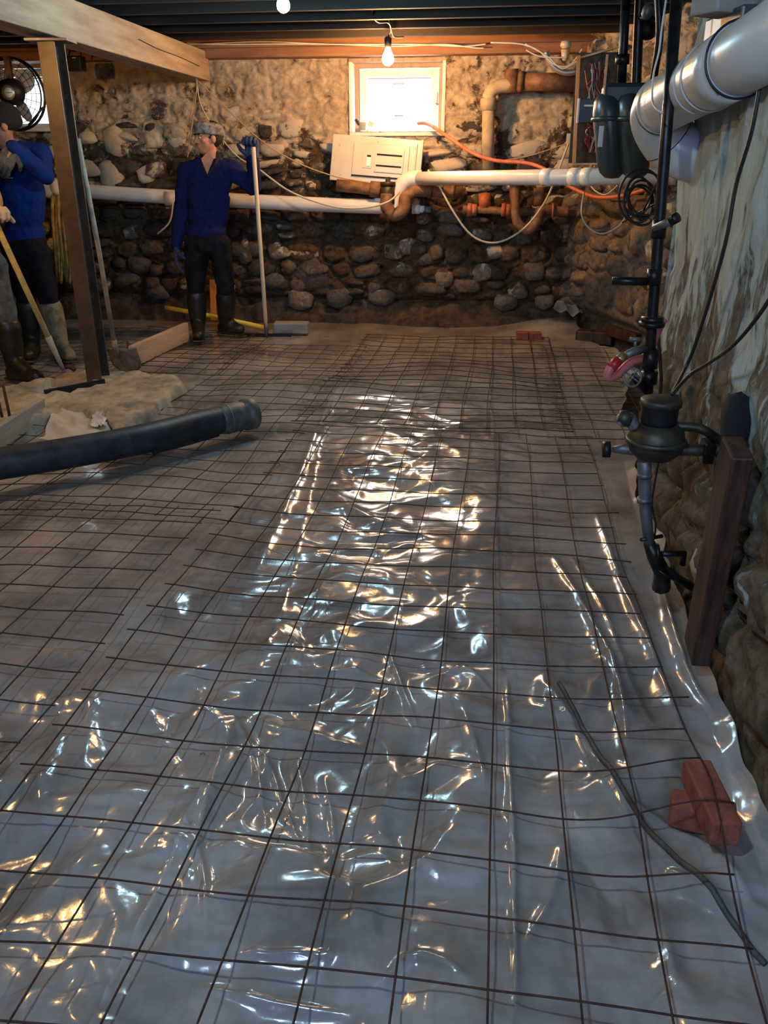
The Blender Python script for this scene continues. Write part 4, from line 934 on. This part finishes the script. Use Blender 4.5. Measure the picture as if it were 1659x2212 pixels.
# ---- grey vent pipe on the right wall
def cpt(px, py, dist):
    d = _f+_r*(px-CX)/F-_u*(py-CY)/F; return Vector(_c+d*dist)
vt = thing('vent_pipe', 'large silver-grey vent pipe with black bands crossing the upper right', 'pipe', cpt(1470, 215, 2.55))
A = cpt(1432, 228, 2.78); B = cpt(1700, 70, 1.90); ax = (B-A).normalized(); Lv = (B-A).length
obj('pipe_run', MB().tube([A, A.lerp(B, .25), A.lerp(B, .75), B+ax*.5], .087, 40), 'pvcgrey', vt)
el = [A+ax*.02, A-ax*.03, A-ax*.075+Vector((.01, .0, -.03)), A-ax*.09+Vector((.06, .03, -.09)), A-ax*.05+Vector((.13, .07, -.14)), A+Vector((.26, .13, -.17))]
obj('elbow', MB().tube(smoothpath(el, 6), .091, 32), 'pvcgrey', vt)
for t, r, w_, m in ((.0, .0915, .004, 'blackp'), (.10, .0882, .002, 'ink'), (.42, .089, .005, 'pvcgrey'), (.50, .093, .006, 'pvcgrey'), (.72, .0955, .006, 'blackp')):
    c = A+ax*(Lv*t); obj('band' if m != 'pvcgrey' else 'ridge', MB().torus(c, r-.002, w_*.55 if w_ < .015 else .006, ax, 40), m, vt)
c = A+ax*(Lv*.72); obj('sleeve', MB().tube([A+ax*Lv*.52, c], .0925, 40), 'pvcgrey', vt)
e = el[3]; obj('band', MB().torus(e, .0905, .002, (el[4]-el[2]).normalized(), 40), 'blackp', vt)
hg = thing('pipe_hanger', 'dark grey wooden block and strap above the vent pipe at top right', 'bracket', cpt(1580, 60, 2.2))
obj('block', MB().box(cpt(1585, 12, 2.28), (.22, .10, .055), rotz(.6)), 'greyboard', hg, smooth=False, bevel=.006)
obj('panel', MB().box(cpt(1597, 60, 2.30), (.10, .26, .075), rotz(.15)), 'gas', hg, smooth=False, bevel=.006)
def wall_cable(px, label):
    P = [at(a, b_, x=x_) for a, b_, x_ in px]; obj('cable', MB().tube(smoothpath(P), .005, 6), 'blackwire', label=label, cat='cable')
wall_cable([(1640, 195, .57), (1622, 290, .57), (1590, 400, .57), (1568, 520, .57), (1535, 640, .57), (1500, 750, .565), (1478, 800, .55), (1452, 850, .49)], 'black cable hanging from the vent pipe down the limewashed wall to the meter')
wall_cable([(1690, 600, .57), (1640, 680, .57), (1585, 745, .565), (1530, 785, .56), (1490, 810, .54), (1452, 852, .48)], 'black cable curving in from the right edge to the water meter')

# ---- water meter
Yw = 2.3
wm = thing('water_meter', 'dark bronze water meter with a round black lid on the right wall', 'water meter', at(1430, 985, y=Yw))
tp_ = at(1428, 868, y=Yw)
obj('lid', MB().lathe([(.050, -.012), (.056, -.010), (.056, .004), (.050, .010), (.001, .014)], tp_, n=32), 'bronze', wm)
obj('register_can', MB().lathe([(.047, 0), (.049, .01), (.050, .052), (.052, .056)], tp_-Vector((0, 0, .062)), n=32), 'blackp', wm)
bc = tp_-Vector((0, 0, .105))
obj('meter_body', MB().lathe([(.02, -.062), (.05, -.055), (.074, -.03), (.078, .0), (.072, .025), (.052, .044)], bc, n=28), 'bronze', wm)
obj('body_flange', MB().torus(bc+Vector((0, 0, -.005)), .077, .008, (0, 0, 1), 28), 'bronze', wm)
obj('lid_hinge', MB().box(tp_+Vector((.035, .045, .004)), (.03, .03, .014), rotz(.8)), 'bronze', wm, smooth=False, bevel=.003)
obj('inlet_elbow', MB().tube(smoothpath([bc+Vector((-.05, 0, .015)), at(1360, 905, y=Yw), at(1345, 905, y=Yw), at(1338, 915, y=Yw)]), .018, 12), 'greyiron', wm)
obj('inlet_cap', MB().lathe([(.02, -.02), (.023, 0), (.018, .016)], at(1347, 903, y=Yw), (-1, 0, .3), 14), 'bronze', wm)
obj('outlet_arm', MB().tube(smoothpath([bc+Vector((.05, 0, -.03)), at(1500, 972, y=Yw), at(1535, 974, y=Yw), at(1570, 968, y=Yw)]), .017, 12), 'bronze', wm)
obj('outlet_union', MB().tube([at(1518, 974, y=Yw), at(1538, 974, y=Yw)], .020, 10), 'greyiron', wm)
obj('upper_arm', MB().tube(smoothpath([bc+Vector((.04, .01, .035)), at(1510, 925, y=Yw), at(1545, 945, y=Yw), at(1570, 958, y=Yw)]), .013, 10), 'bronze', wm)
obj('drop_pipe', MB().tube([at(1392, 965, y=Yw), at(1392, 1030, y=Yw), at(1395, 1110, y=Yw), at(1403, 1180, y=Yw)], [.022, .018, .017, .015], 14), 'greyiron', wm)
for b_ in (985, 1022, 1075): obj('pipe_ring', MB().tube([at(1392, b_, y=Yw), at(1392, b_+9, y=Yw)], .0215, 12), 'greyiron', wm)
obj('valve_body', MB().tube([at(1395, 970, y=Yw), at(1345, 970, y=Yw), at(1322, 971, y=Yw)], [.022, .014, .008], 12), 'greyiron', wm)
obj('valve_knob', MB().tube([at(1318, 971, y=Yw), at(1301, 971, y=Yw)], .024, 8), 'black', wm)
obj('bracket', MB().box(bc+Vector((.14, .0, -.03)), (.03, .06, .06)), 'black', wm, smooth=False, bevel=.005)
vb = thing('stop_valve', 'small black stop valve assembly near the floor by the right wall', 'valve', at(1425, 1262, y=2.3))
obj('body', MB().tube([at(1402, 1172, y=2.3), at(1413, 1200, y=2.3), at(1430, 1235, y=2.3), at(1428, 1268, y=2.33)], [.017, .022, .024, .028], 12), 'black', vb)
obj('handle', MB().tube([at(1385, 1166, y=2.28), at(1430, 1158, y=2.32)], .006, 8), 'black', vb)
obj('side_outlet', MB().tube([at(1430, 1196, y=2.3), at(1478, 1196, y=2.34), at(1474, 1220, y=2.34)], .010, 8), 'black', vb)
obj('lower_arm', MB().tube([at(1435, 1230, y=2.3), at(1465, 1250, y=2.33), at(1495, 1268, y=2.36)], .014, 10), 'black', vb)
obj('flange', MB().torus(at(1418, 1195, y=2.3), .024, .006, (1, 0, 0), 16), 'black', vb)
obj('flange', MB().torus(at(1432, 1232, y=2.3), .024, .006, (.4, 0, 1), 16), 'black', vb)
cable('cable', [(1425, 985), (1415, 1040), (1408, 1090), (1416, 1130), (1413, 1165)], 2.33, .003, 'blackwire', 'thin black wire hanging from the water meter beside its drop pipe', 'wire')

# ---- box fan hung in the left window
fc = at(22, 203, y=7.1); fn = thing('drum_fan', 'round black wire-guard fan hanging in front of the left window', 'fan', at(22, 276, y=7.1))
Rf = .265
g_ = MB()
for r in (1, .86, .72, .58, .44): obj('guard_ring', MB().torus(fc+Vector((0, -.05*(1-r), 0)), Rf*r, .0022 if r < 1 else .007, (0, 1, 0), 40, 6), 'blackp', fn)
for k in range(24):
    a = k*math.pi/12; e = Vector((math.cos(a), 0, math.sin(a)))
    obj('guard_spoke', MB().tube([fc+e*.07+Vector((0, -.06, 0)), fc+e*Rf*.6+Vector((0, -.03, 0)), fc+e*Rf], .0022, 5), 'blackp', fn)
obj('drum', MB().torus(fc+Vector((0, .06, 0)), Rf, .011, (0, 1, 0), 40), 'blackp', fn)
obj('motor', MB().lathe([(.03, -.09), (.085, -.08), (.098, -.03), (.098, .03), (.06, .05)], fc+Vector((.055, -.05, .01)), (.25, 1, 0), 24), 'blackp', fn)
obj('badge_ring', MB().lathe([(.045, 0), (.055, .006), (.055, .014), (.03, .018)], at(19, 200, y=6.94), (0, -1, 0), 24), 'brass', fn)
obj('badge', MB().lathe([(.036, 0), (.036, .004)], at(19, 200, y=6.918), (0, -1, 0), 24), 'label', fn)
obj('badge_print', MB().box(at(19, 200, y=6.912), (.06, .003, .007)), 'ink', fn, smooth=False)
obj('hanger_arm', MB().box(fc+Vector((.03, -.02, .17)), (.05, .03, .20)), 'iron', fn, smooth=False)
for k in range(4):
    a = k*math.pi/2+.6; R = Matrix.Rotation(-a, 3, 'Y') @ Matrix.Rotation(.5, 3, 'X')
    obj('blade', MB().ell(fc+Vector((math.cos(a)*.14, .03, math.sin(a)*.14)), (.10, .006, .07), R), 'pvcgrey', fn)
obj('bottom_strut', MB().tube([at(62, 270, y=7.1), at(93, 232, y=7.1)], .008, 6), 'blackp', fn)
hl = thing('hanging_lamp_box', 'small black work lamp housing under the joists right of the steel post', 'lamp', at(162, 150, y=7.3))
obj('housing', MB().box(at(162, 138, y=7.3), (.15, .10, .11)), 'blackp', hl, smooth=False, bevel=.01)
obj('yoke', MB().tube([at(147, 138, y=7.3), at(150, 110, y=7.3), at(174, 110, y=7.3), at(178, 138, y=7.3)], .007, 6).tube([at(162, 112, y=7.3), at(162, 112, y=7.3)+Vector((0, 0, .16))], .009, 6), 'blackp', hl)
obj('indicator', MB().box(at(160, 125, y=7.24), (.03, .004, .008)), 'label', hl, smooth=False)
# ---- straw-coloured tarp behind the post
rb = thing('hanging_rope', 'yellow-brown bundle of rope hanging from the pipe behind the steel post', 'rope', at(135, 640, y=7.72))
for k in range(10):
    x0 = 114+k*4.2; q = [at(x0+8*math.sin(k*2.1), 415, y=7.66), at(x0+5*math.sin(k), 470, y=7.64+.01*(k % 3)), at(x0+6+4*math.sin(k*3), 540, y=7.66), at(x0+10+5*math.sin(k*1.7), 600+4*(k % 4), y=7.70)]
    obj('strand', MB().tube(smoothpath(q, 5), .017, 8), 'tarp', rb)
obj('white_bag', MB().ell(at(108, 408, y=7.70), (.085, .09, .085)).ell(at(124, 404, y=7.66), (.06, .07, .075)), 'plaster', label='small white knotted bag on the pipe behind the steel post', cat='bag')
obj('ledge_block', MB().box(at(85, 278, y=7.88), (.26, .10, .05)), 'plaster', smooth=False, bevel=.01, label='white plastered stone ledge under the left window', cat='ledge')

# ---- bulbs
def bulb(p, m, label, cord, r=.034):
    t = thing('light_bulb', label, 'light bulb', Vector(p)-Vector((0, 0, r)))
    prof = [(.001, -r), (r*.5, -r*.86), (r*.87, -r*.5), (r, 0), (r*.9, r*.45), (r*.62, r*1.0), (r*.42, r*1.45), (r*.38, r*1.7)]
    obj('glass_globe', MB().lathe(prof, p, n=14), m, t)
    obj('socket', MB().lathe([(r*.42, r*1.6), (r*.55, r*1.8), (r*.6, r*3.0), (r*.3, r*3.3)], p, n=14), 'blackp', t)
    obj('flex', MB().tube(smoothpath([Vector(p)+Vector((0, 0, r*3.2)), *[Vector(c) for c in cord]]), .004, 6), 'blackwire', t)
    return t
p = at(838, 128, y=6.9); bulb(p, 'warm', 'lit warm bare bulb hanging in front of the window', [p+Vector((.03, -.06, .20)), p+Vector((-.02, -.12, .32))], .045)
p = at(612, 12, y=5.0); bulb(p, 'cool', 'lit bluish-white bare bulb hanging from the joists at top', [p+Vector((.01, 0, .20))], .036)
bulb((-3.25, 3.35, 2.10), 'warmb', 'lit amber bare bulb hanging beyond the left edge, near the hose', [(-3.25, 3.35, 2.4)])
bulb((-.45, .35, 2.14), 'cool2', 'lit bluish-white bare bulb hanging over the near end of the room', [(-.45, .35, 2.4)], .030)
cable('cable', [(748, -10, 6.5), (760, 8, 6.5), (790, 10, 6.5), (805, -10, 6.5)], 6.5, .006, 'blackwire', 'black cable loop hanging from the joists at the top centre', 'cable')
cable('cable', [(802, 0, 6.3), (806, 35, 6.5), (818, 48, 6.6), (840, 50, 6.7), (850, 78, 6.9), (872, 80, 6.95)], 6.5, .006, 'blackwire', 'black cable drooping from the joists to the warm bulb', 'cable')

# ================================================================== PEOPLE
def rm(o, v, it=6, noise_=0):
    r = o.modifiers.new('merge', 'REMESH'); r.mode = 'VOXEL'; r.voxel_size = v; r.use_smooth_shade = True
    s = o.modifiers.new('soften', 'SMOOTH'); s.factor = .6; s.iterations = it
    if noise_:
        tx = bpy.data.textures.get('cloth_folds') or bpy.data.textures.new('cloth_folds', 'CLOUDS'); tx.noise_scale = .09
        d = o.modifiers.new('folds', 'DISPLACE'); d.texture = tx; d.strength = noise_; d.mid_level = .5; d.texture_coords = 'LOCAL'
def hand(b, wrist, d, palm_n, grip=None, s=1.0, curl=.5, side_=1):
    """five fingers; d = hand direction, palm_n = palm normal. grip: point on the held bar"""
    d = Vector(d).normalized(); n = Vector(palm_n); n = (n-d*n.dot(d)).normalized(); l = d.cross(n)*side_
    c = Vector(wrist)
    for k in range(4):
        o = l*(.030-.020*k)*s; b.cap(c+d*.01*s+o*.6, c+d*.085*s+o, .016*s, .0125*s, 10)
        ln = (.070, .080, .074, .058)[k]*s; j0 = c+d*.088*s+o
        d1 = (d*math.cos(curl)+n*math.sin(curl)).normalized(); d2 = (d*math.cos(curl*2.3)+n*math.sin(curl*2.3)).normalized(); d3 = (d*math.cos(curl*3.3)+n*math.sin(curl*3.3)).normalized()
        j1 = j0+d1*ln*.45; j2 = j1+d2*ln*.32; j3 = j2+d3*ln*.24
        b.cap(j0, j1, .0105*s, .0095*s, 8); b.cap(j1, j2, .0095*s, .009*s, 8); b.cap(j2, j3, .009*s, .0075*s, 8)
    t0 = c+d*.025*s+l*.026*s; t1 = t0+(l*.7+d*.6+n*.35).normalized()*.045*s; t2 = t1+(d*.6+n*.8+l*.1).normalized()*.035*s
    b.cap(t0, t1, .015*s, .012*s, 8); b.cap(t1, t2, .012*s, .009*s, 8)
def head(b, c, f, s=1.0, tilt=0):
    """skull, jaw, nose, brow, lips, ears merged in the body; f = facing"""
    f = Vector(f).normalized(); u = Vector((0, 0, 1)); r = f.cross(u).normalized(); u = r.cross(f); R = Matrix((r, f, u)).transposed()
    e = lambda x, y, z, a, bb, cc_: b.ell(c+R @ Vector((x*s, y*s, z*s)), (a*s, bb*s, cc_*s), R)
    e(0, -.012, .035, .076, .094, .088); e(0, .018, -.025, .066, .072, .080); e(0, .045, -.080, .040, .038, .030)
    e(0, .03, -.055, .054, .050, .045)
    b.cap(c+R @ Vector((0, .088, .015))*s, c+R @ Vector((0, .106, -.022))*s, .009*s, .0145*s, 10)
    for sx_ in (-1, 1):
        e(sx_*.014, .092, -.026, .010, .011, .008); e(sx_*.034, .078, .022, .026, .014, .009); e(sx_*.042, .062, -.018, .020, .018, .017)
        e(sx_*.077, -.006, -.008, .010, .020, .030)
    e(0, .087, -.052, .024, .012, .006); e(0, .084, -.063, .021, .012, .007)
    return R
def eyes(c, R, s, parent):
    for sx_ in (-1, 1):
        p = c+R @ Vector((sx_*.031, .083, .004))*s
        o = obj('eye', MB().ell(p, (.0125*s, .008*s, .0075*s), R), 'eye', parent); obj('iris', MB().ell(p+R @ Vector((0, .006, 0))*s, (.0055*s, .004*s, .0055*s), R), 'hair', o)
        obj('eyebrow', MB().ell(c+R @ Vector((sx_*.034, .091, .028))*s, (.020*s, .006*s, .005*s), R), 'hair', parent)
def limb(b, pts, rs):
    for i in range(len(pts)-1): b.cap(pts[i], pts[i+1], rs[i], rs[i+1], 14)
def person(label, base, J, face, shirt, trousers, boots, glove, hs=1.0, handL=None, handR=None, seed=1):
    """J holds 3-D joints: head, neck, chest, waist, pelvis, sL,eL,wL, sR,eR,wR, hL,kL,aL,tL, hR,kR,aR,tR"""
    t = thing('person', label, 'person', base)
    side_ = (J['sR']-J['sL']).normalized(); fw_ = Vector((0, 0, 1)).cross(side_); fw_ = -fw_ if fw_.dot(Vector((0, -1, 0))) < 0 else fw_
    RT = Matrix((side_, fw_.normalized(), Vector((0, 0, 1)))).transposed()
    def torso(b, g):
        b.ell(J['chest']+Vector((0, 0, .04)), (.175+g, .112+g, .17+g), RT, 18, 12); b.ell(J['waist'], (.150+g, .105+g, .17+g), RT, 18, 12)
        b.ell((J['chest']+J['waist'])/2, (.158+g, .110+g, .2+g), RT, 18, 12)
        for s_ in ('sL', 'sR'): b.cap(J['chest'].lerp(J['neck'], .65), J[s_], .070+g, .066+g, 14)
    def arms(b, g, cut=1.0):
        for s_ in 'LR': limb(b, [J['s'+s_], J['e'+s_], J['e'+s_].lerp(J['w'+s_], cut)], [.060+g, .044+g, .034+g])
    def legs(b, g, cut=1.0):
        b.ell(J['pelvis'], (.158+g, .112+g, .13+g), RT, 18, 12)
        for s_ in 'LR': limb(b, [J['h'+s_], J['k'+s_], J['k'+s_].lerp(J['a'+s_], cut)], [.088+g, .060+g, .044+g])
    b = MB(); torso(b, 0); arms(b, 0); legs(b, 0)
    b.cap(J['neck']-Vector((0, 0, .05)), J['head']-Vector((0, 0, .04)), .060, .054, 14)
    R = head(b, J['head'], face, hs)
    for s_, hd in (('L', handL), ('R', handR)):
        if hd: b.cap(J['w'+s_], J['w'+s_]+Vector(hd[0]).normalized()*.07, .026, .022, 10)
        b.cap(J['a'+s_], J['a'+s_].lerp(J['t'+s_], .5)-Vector((0, 0, .03)), .034, .022, 12)
    body = obj('body', b, 'skin', t); rm(body, .007, 3); eyes(J['head'], R, hs, body)
    b = MB(); torso(b, .020); arms(b, .017)
    b.ell(J['pelvis']+Vector((0, 0, .07)), (.172, .126, .12), RT, 18, 12)
    so = obj('sweatshirt', b, shirt, t); rm(so, .009, 5, .030)
    b = MB(); legs(b, .017, .50); po = obj('trousers', b, trousers, t); rm(po, .009, 5, .026)
    for s_, bm__ in zip('LR', boots):
        b = MB(); a_, tt_, k_ = J['a'+s_], J['t'+s_], J['k'+s_]; up_ = a_.lerp(k_, .74); dn = Vector((a_.x, a_.y, .05+base[2]))
        limb(b, [up_, a_.lerp(k_, .35), a_, dn], [.086, .078, .064, .058]); td = (tt_-dn); td.z = 0
        b.cap(dn-td.normalized()*.03+Vector((0, 0, .0)), dn+td*.9, .056, .050, 14); b.cap(dn+td*.5, dn+td, .054, .046, 14); b.cap(a_, dn+td*.6+Vector((0, 0, .02)), .060, .046, 14)
        o = obj('boot', b, bm__, t); rm(o, .009, 4)
        obj('sole', MB().box(dn+td*.45+Vector((0, 0, -.040)), (.10, td.length+.14, .018), rotz(math.atan2(-td.x, td.y))), 'boot', o, smooth=False, bevel=.01)
    for s_, hd in (('L', handL), ('R', handR)):
        if not hd: continue
        b = MB(); hand(b, J['w'+s_], hd[0], hd[1], curl=hd[2], side_=hd[3], s=1.45); b.cap(J['w'+s_], J['w'+s_].lerp(J['e'+s_], .22), .034, .038, 12)
        o = obj('glove', b, glove, t); rm(o, .0045, 1)
    return t, R, body
# standing worker with the rake
Y1 = 7.0; G = lambda a, b_, d=0.0: at(a, b_, y=Y1+d)
J = dict(head=G(450, 299, -.03), neck=G(456, 343), chest=G(452, 400), waist=G(448, 468), pelvis=G(447, 520),
         sL=G(404, 372), eL=G(391, 455, .03), wL=G(381, 528, -.03), sR=G(502, 368), eR=G(548, 405, -.02), wR=G(546, 345, -.12),
         hL=G(424, 530), kL=G(424, 622, -.03), aL=G(428, 705, -.02), tL=G(430, 738, -.28), hR=G(474, 530), kR=G(488, 620), aR=G(488, 698, .10), tR=G(518, 718, .05))
pz = .02
for s_ in 'LR': J['a'+s_].z = max(J['a'+s_].z, .12)
J['tL'].z = .05; J['tR'].z = .05
p1, R1, body1 = person('worker in blue pullover and patterned headband standing with a rake', (J['pelvis'].x, Y1, pz), J, (-.72, -.68, -.02), 'blue', 'pants', ('boot', 'boot'), 'glove', 1.06,
                       handL=((-.05, -.15, -1), (.5, .2, 0), .28, 1), handR=((-.05, .10, 1), (-.1, -1, 0), 1.0, -1))
c = J['head']; s_ = 1.06
b = MB(); b.ell(c+R1 @ Vector((0, -.016, .040))*s_, (.084*s_, .100*s_, .092*s_), R1, 18, 12)
hr_ = obj('hair', MB().ell(c+R1 @ Vector((0, -.028, .028))*s_, (.083*s_, .092*s_, .096*s_), R1, 18, 12), 'hair', p1)
bd = MB(); n = 28; vs = []
for i, (z_, g) in enumerate(((.022, 1.06), (.036, 1.13), (.060, 1.13), (.085, 1.06), (.100, .90))):
    for k in range(n):
        a = 2*math.pi*k/n; cut = .012*math.sin(a)
        vs.append(c+R1 @ Vector((.078*g*math.cos(a), -.012+.097*g*math.sin(a), z_+cut+(.003 if (k+i) % 3 == 0 else 0)))*s_)
bd.add(vs, [(i*n+k, i*n+(k+1) % n, (i+1)*n+(k+1) % n, (i+1)*n+k) for i in range(4) for k in range(n)])
bo = obj('headband', bd, 'bandana', p1); sm = bo.modifiers.new('thickness', 'SOLIDIFY'); sm.thickness = .006; sm.offset = 1
obj('headband_knot', MB().ell(c+R1 @ Vector((.02, -.118, .0))*s_, (.026, .022, .02)).cap(c+R1 @ Vector((.02, -.12, 0))*s_, c+R1 @ Vector((.04, -.135, -.04))*s_, .012, .008), 'bandana', bo)
b = MB()
for sx_ in (-1, 1): b.cap(J['neck']+Vector((sx_*.062, -.02, .045)), J['neck']+Vector((sx_*.088, -.035, -.015)), .012, .022).cap(J['neck']+Vector((sx_*.075, -.05, 0)), J['neck']+Vector((sx_*.012, -.135, -.125)), .014, .010)
b.cap(J['neck']+Vector((-.07, .055, .03)), J['neck']+Vector((.07, .055, .03)), .022, .022)
obj('collar', b, 'collar', p1)
# skin of the open neck placket
obj('neck_opening', MB().add([J['neck']+Vector(v) for v in ((-.052, -.092, .0), (.052, -.092, .0), (.006, -.143, -.115), (0, -.085, .045))], [(0, 2, 1), (0, 1, 3)]), 'skin', body1)
# worker at the left with raised glove
Y2 = 6.05; G = lambda a, b_, d=0.0: at(a, b_, y=Y2+d)
J = dict(head=G(5, 272, -.05), neck=G(20, 318), chest=G(42, 380), waist=G(48, 450), pelvis=G(52, 530),
         sL=G(0, 345), eL=G(-40, 430), wL=G(-30, 500), sR=G(86, 335), eR=G(98, 380, -.10), wR=G(30, 318, -.30),
         hL=G(35, 545), kL=G(55, 640), aL=G(68, 735), tL=G(62, 765, -.25), hR=G(78, 545), kR=G(104, 640), aR=G(128, 732, .02), tR=G(150, 765, -.22))
for s_ in 'LR': J['a'+s_].z = .12
J['tL'].z = .05; J['tR'].z = .05
p2, R2, body2 = person('worker in blue sweatshirt and black knit cap wiping his face, behind the steel post', (J['pelvis'].x, Y2, pz), J, (-.80, -.55, -.10), 'blue2', 'pants', ('boot', 'mudboot'), 'gloveg', 1.1,
                       handR=((-.55, -.25, -.8), (-.2, .9, .1), .35, 1), handL=((0, -.2, -1), (1, 0, 0), .4, 1))
c = J['head']; s_ = 1.1; b = MB(); b.ell(c+R2 @ Vector((0, -.018, .050))*s_, (.092*s_, .110*s_, .088*s_), R2, 20, 12).ell(c+R2 @ Vector((0, -.03, .02))*s_, (.088*s_, .10*s_, .06*s_), R2, 20, 12)
o = obj('knit_cap', b, 'collar', p2); rm(o, .008, 3)
lg = J['chest']+Vector((.0, -.155, .03)); 
obj('chest_logo', MB().lathe([(.018, 0), (.022, .02), (.018, .045), (.007, .055), (.007, .068), (.009, .075)], lg-Vector((0, 0, .03)), n=10).box(lg-Vector((0, 0, .042)), (.07, .004, .005)), 'label', p2)
# third worker, mostly beyond the left edge
Y3 = 5.25; G = lambda a, b_, d=0.0: at(a, b_, y=Y3+d)
J = dict(head=G(-130, 250), neck=G(-115, 305), chest=G(-105, 380), waist=G(-85, 470), pelvis=G(-60, 560),
         sL=G(-165, 340), eL=G(-185, 430), wL=G(-150, 500), sR=G(-55, 345), eR=G(-16, 430, -.05), wR=G(-22, 470, -.22),
         hL=G(-90, 575), kL=G(-85, 680), aL=G(-80, 780), tL=G(-70, 830, -.2), hR=G(-22, 570), kR=G(12, 680), aR=G(30, 775), tR=G(80, 812, -.1))
for s_ in 'LR': J['a'+s_].z = .15
J['tL'].z = .05; J['tR'].z = .09
p3, R3, body3 = person('worker in dusty jeans and rubber boots, cut off by the left edge, holding a tool', (J['pelvis'].x, Y3, pz), J, (.6, -.7, -.1), 'tan', 'jeans', ('boot', 'boot'), 'tan', 1.0,
                       handR=((.5, -.3, .3), (0, -.2, -1), .9, 1), handL=((0, -.2, -1), (1, 0, 0), .4, 1))
o = obj('hair', MB().ell(J['head']+R3 @ Vector((0, -.025, .035)), (.082, .094, .092), R3, 18, 12), 'hair', p3)
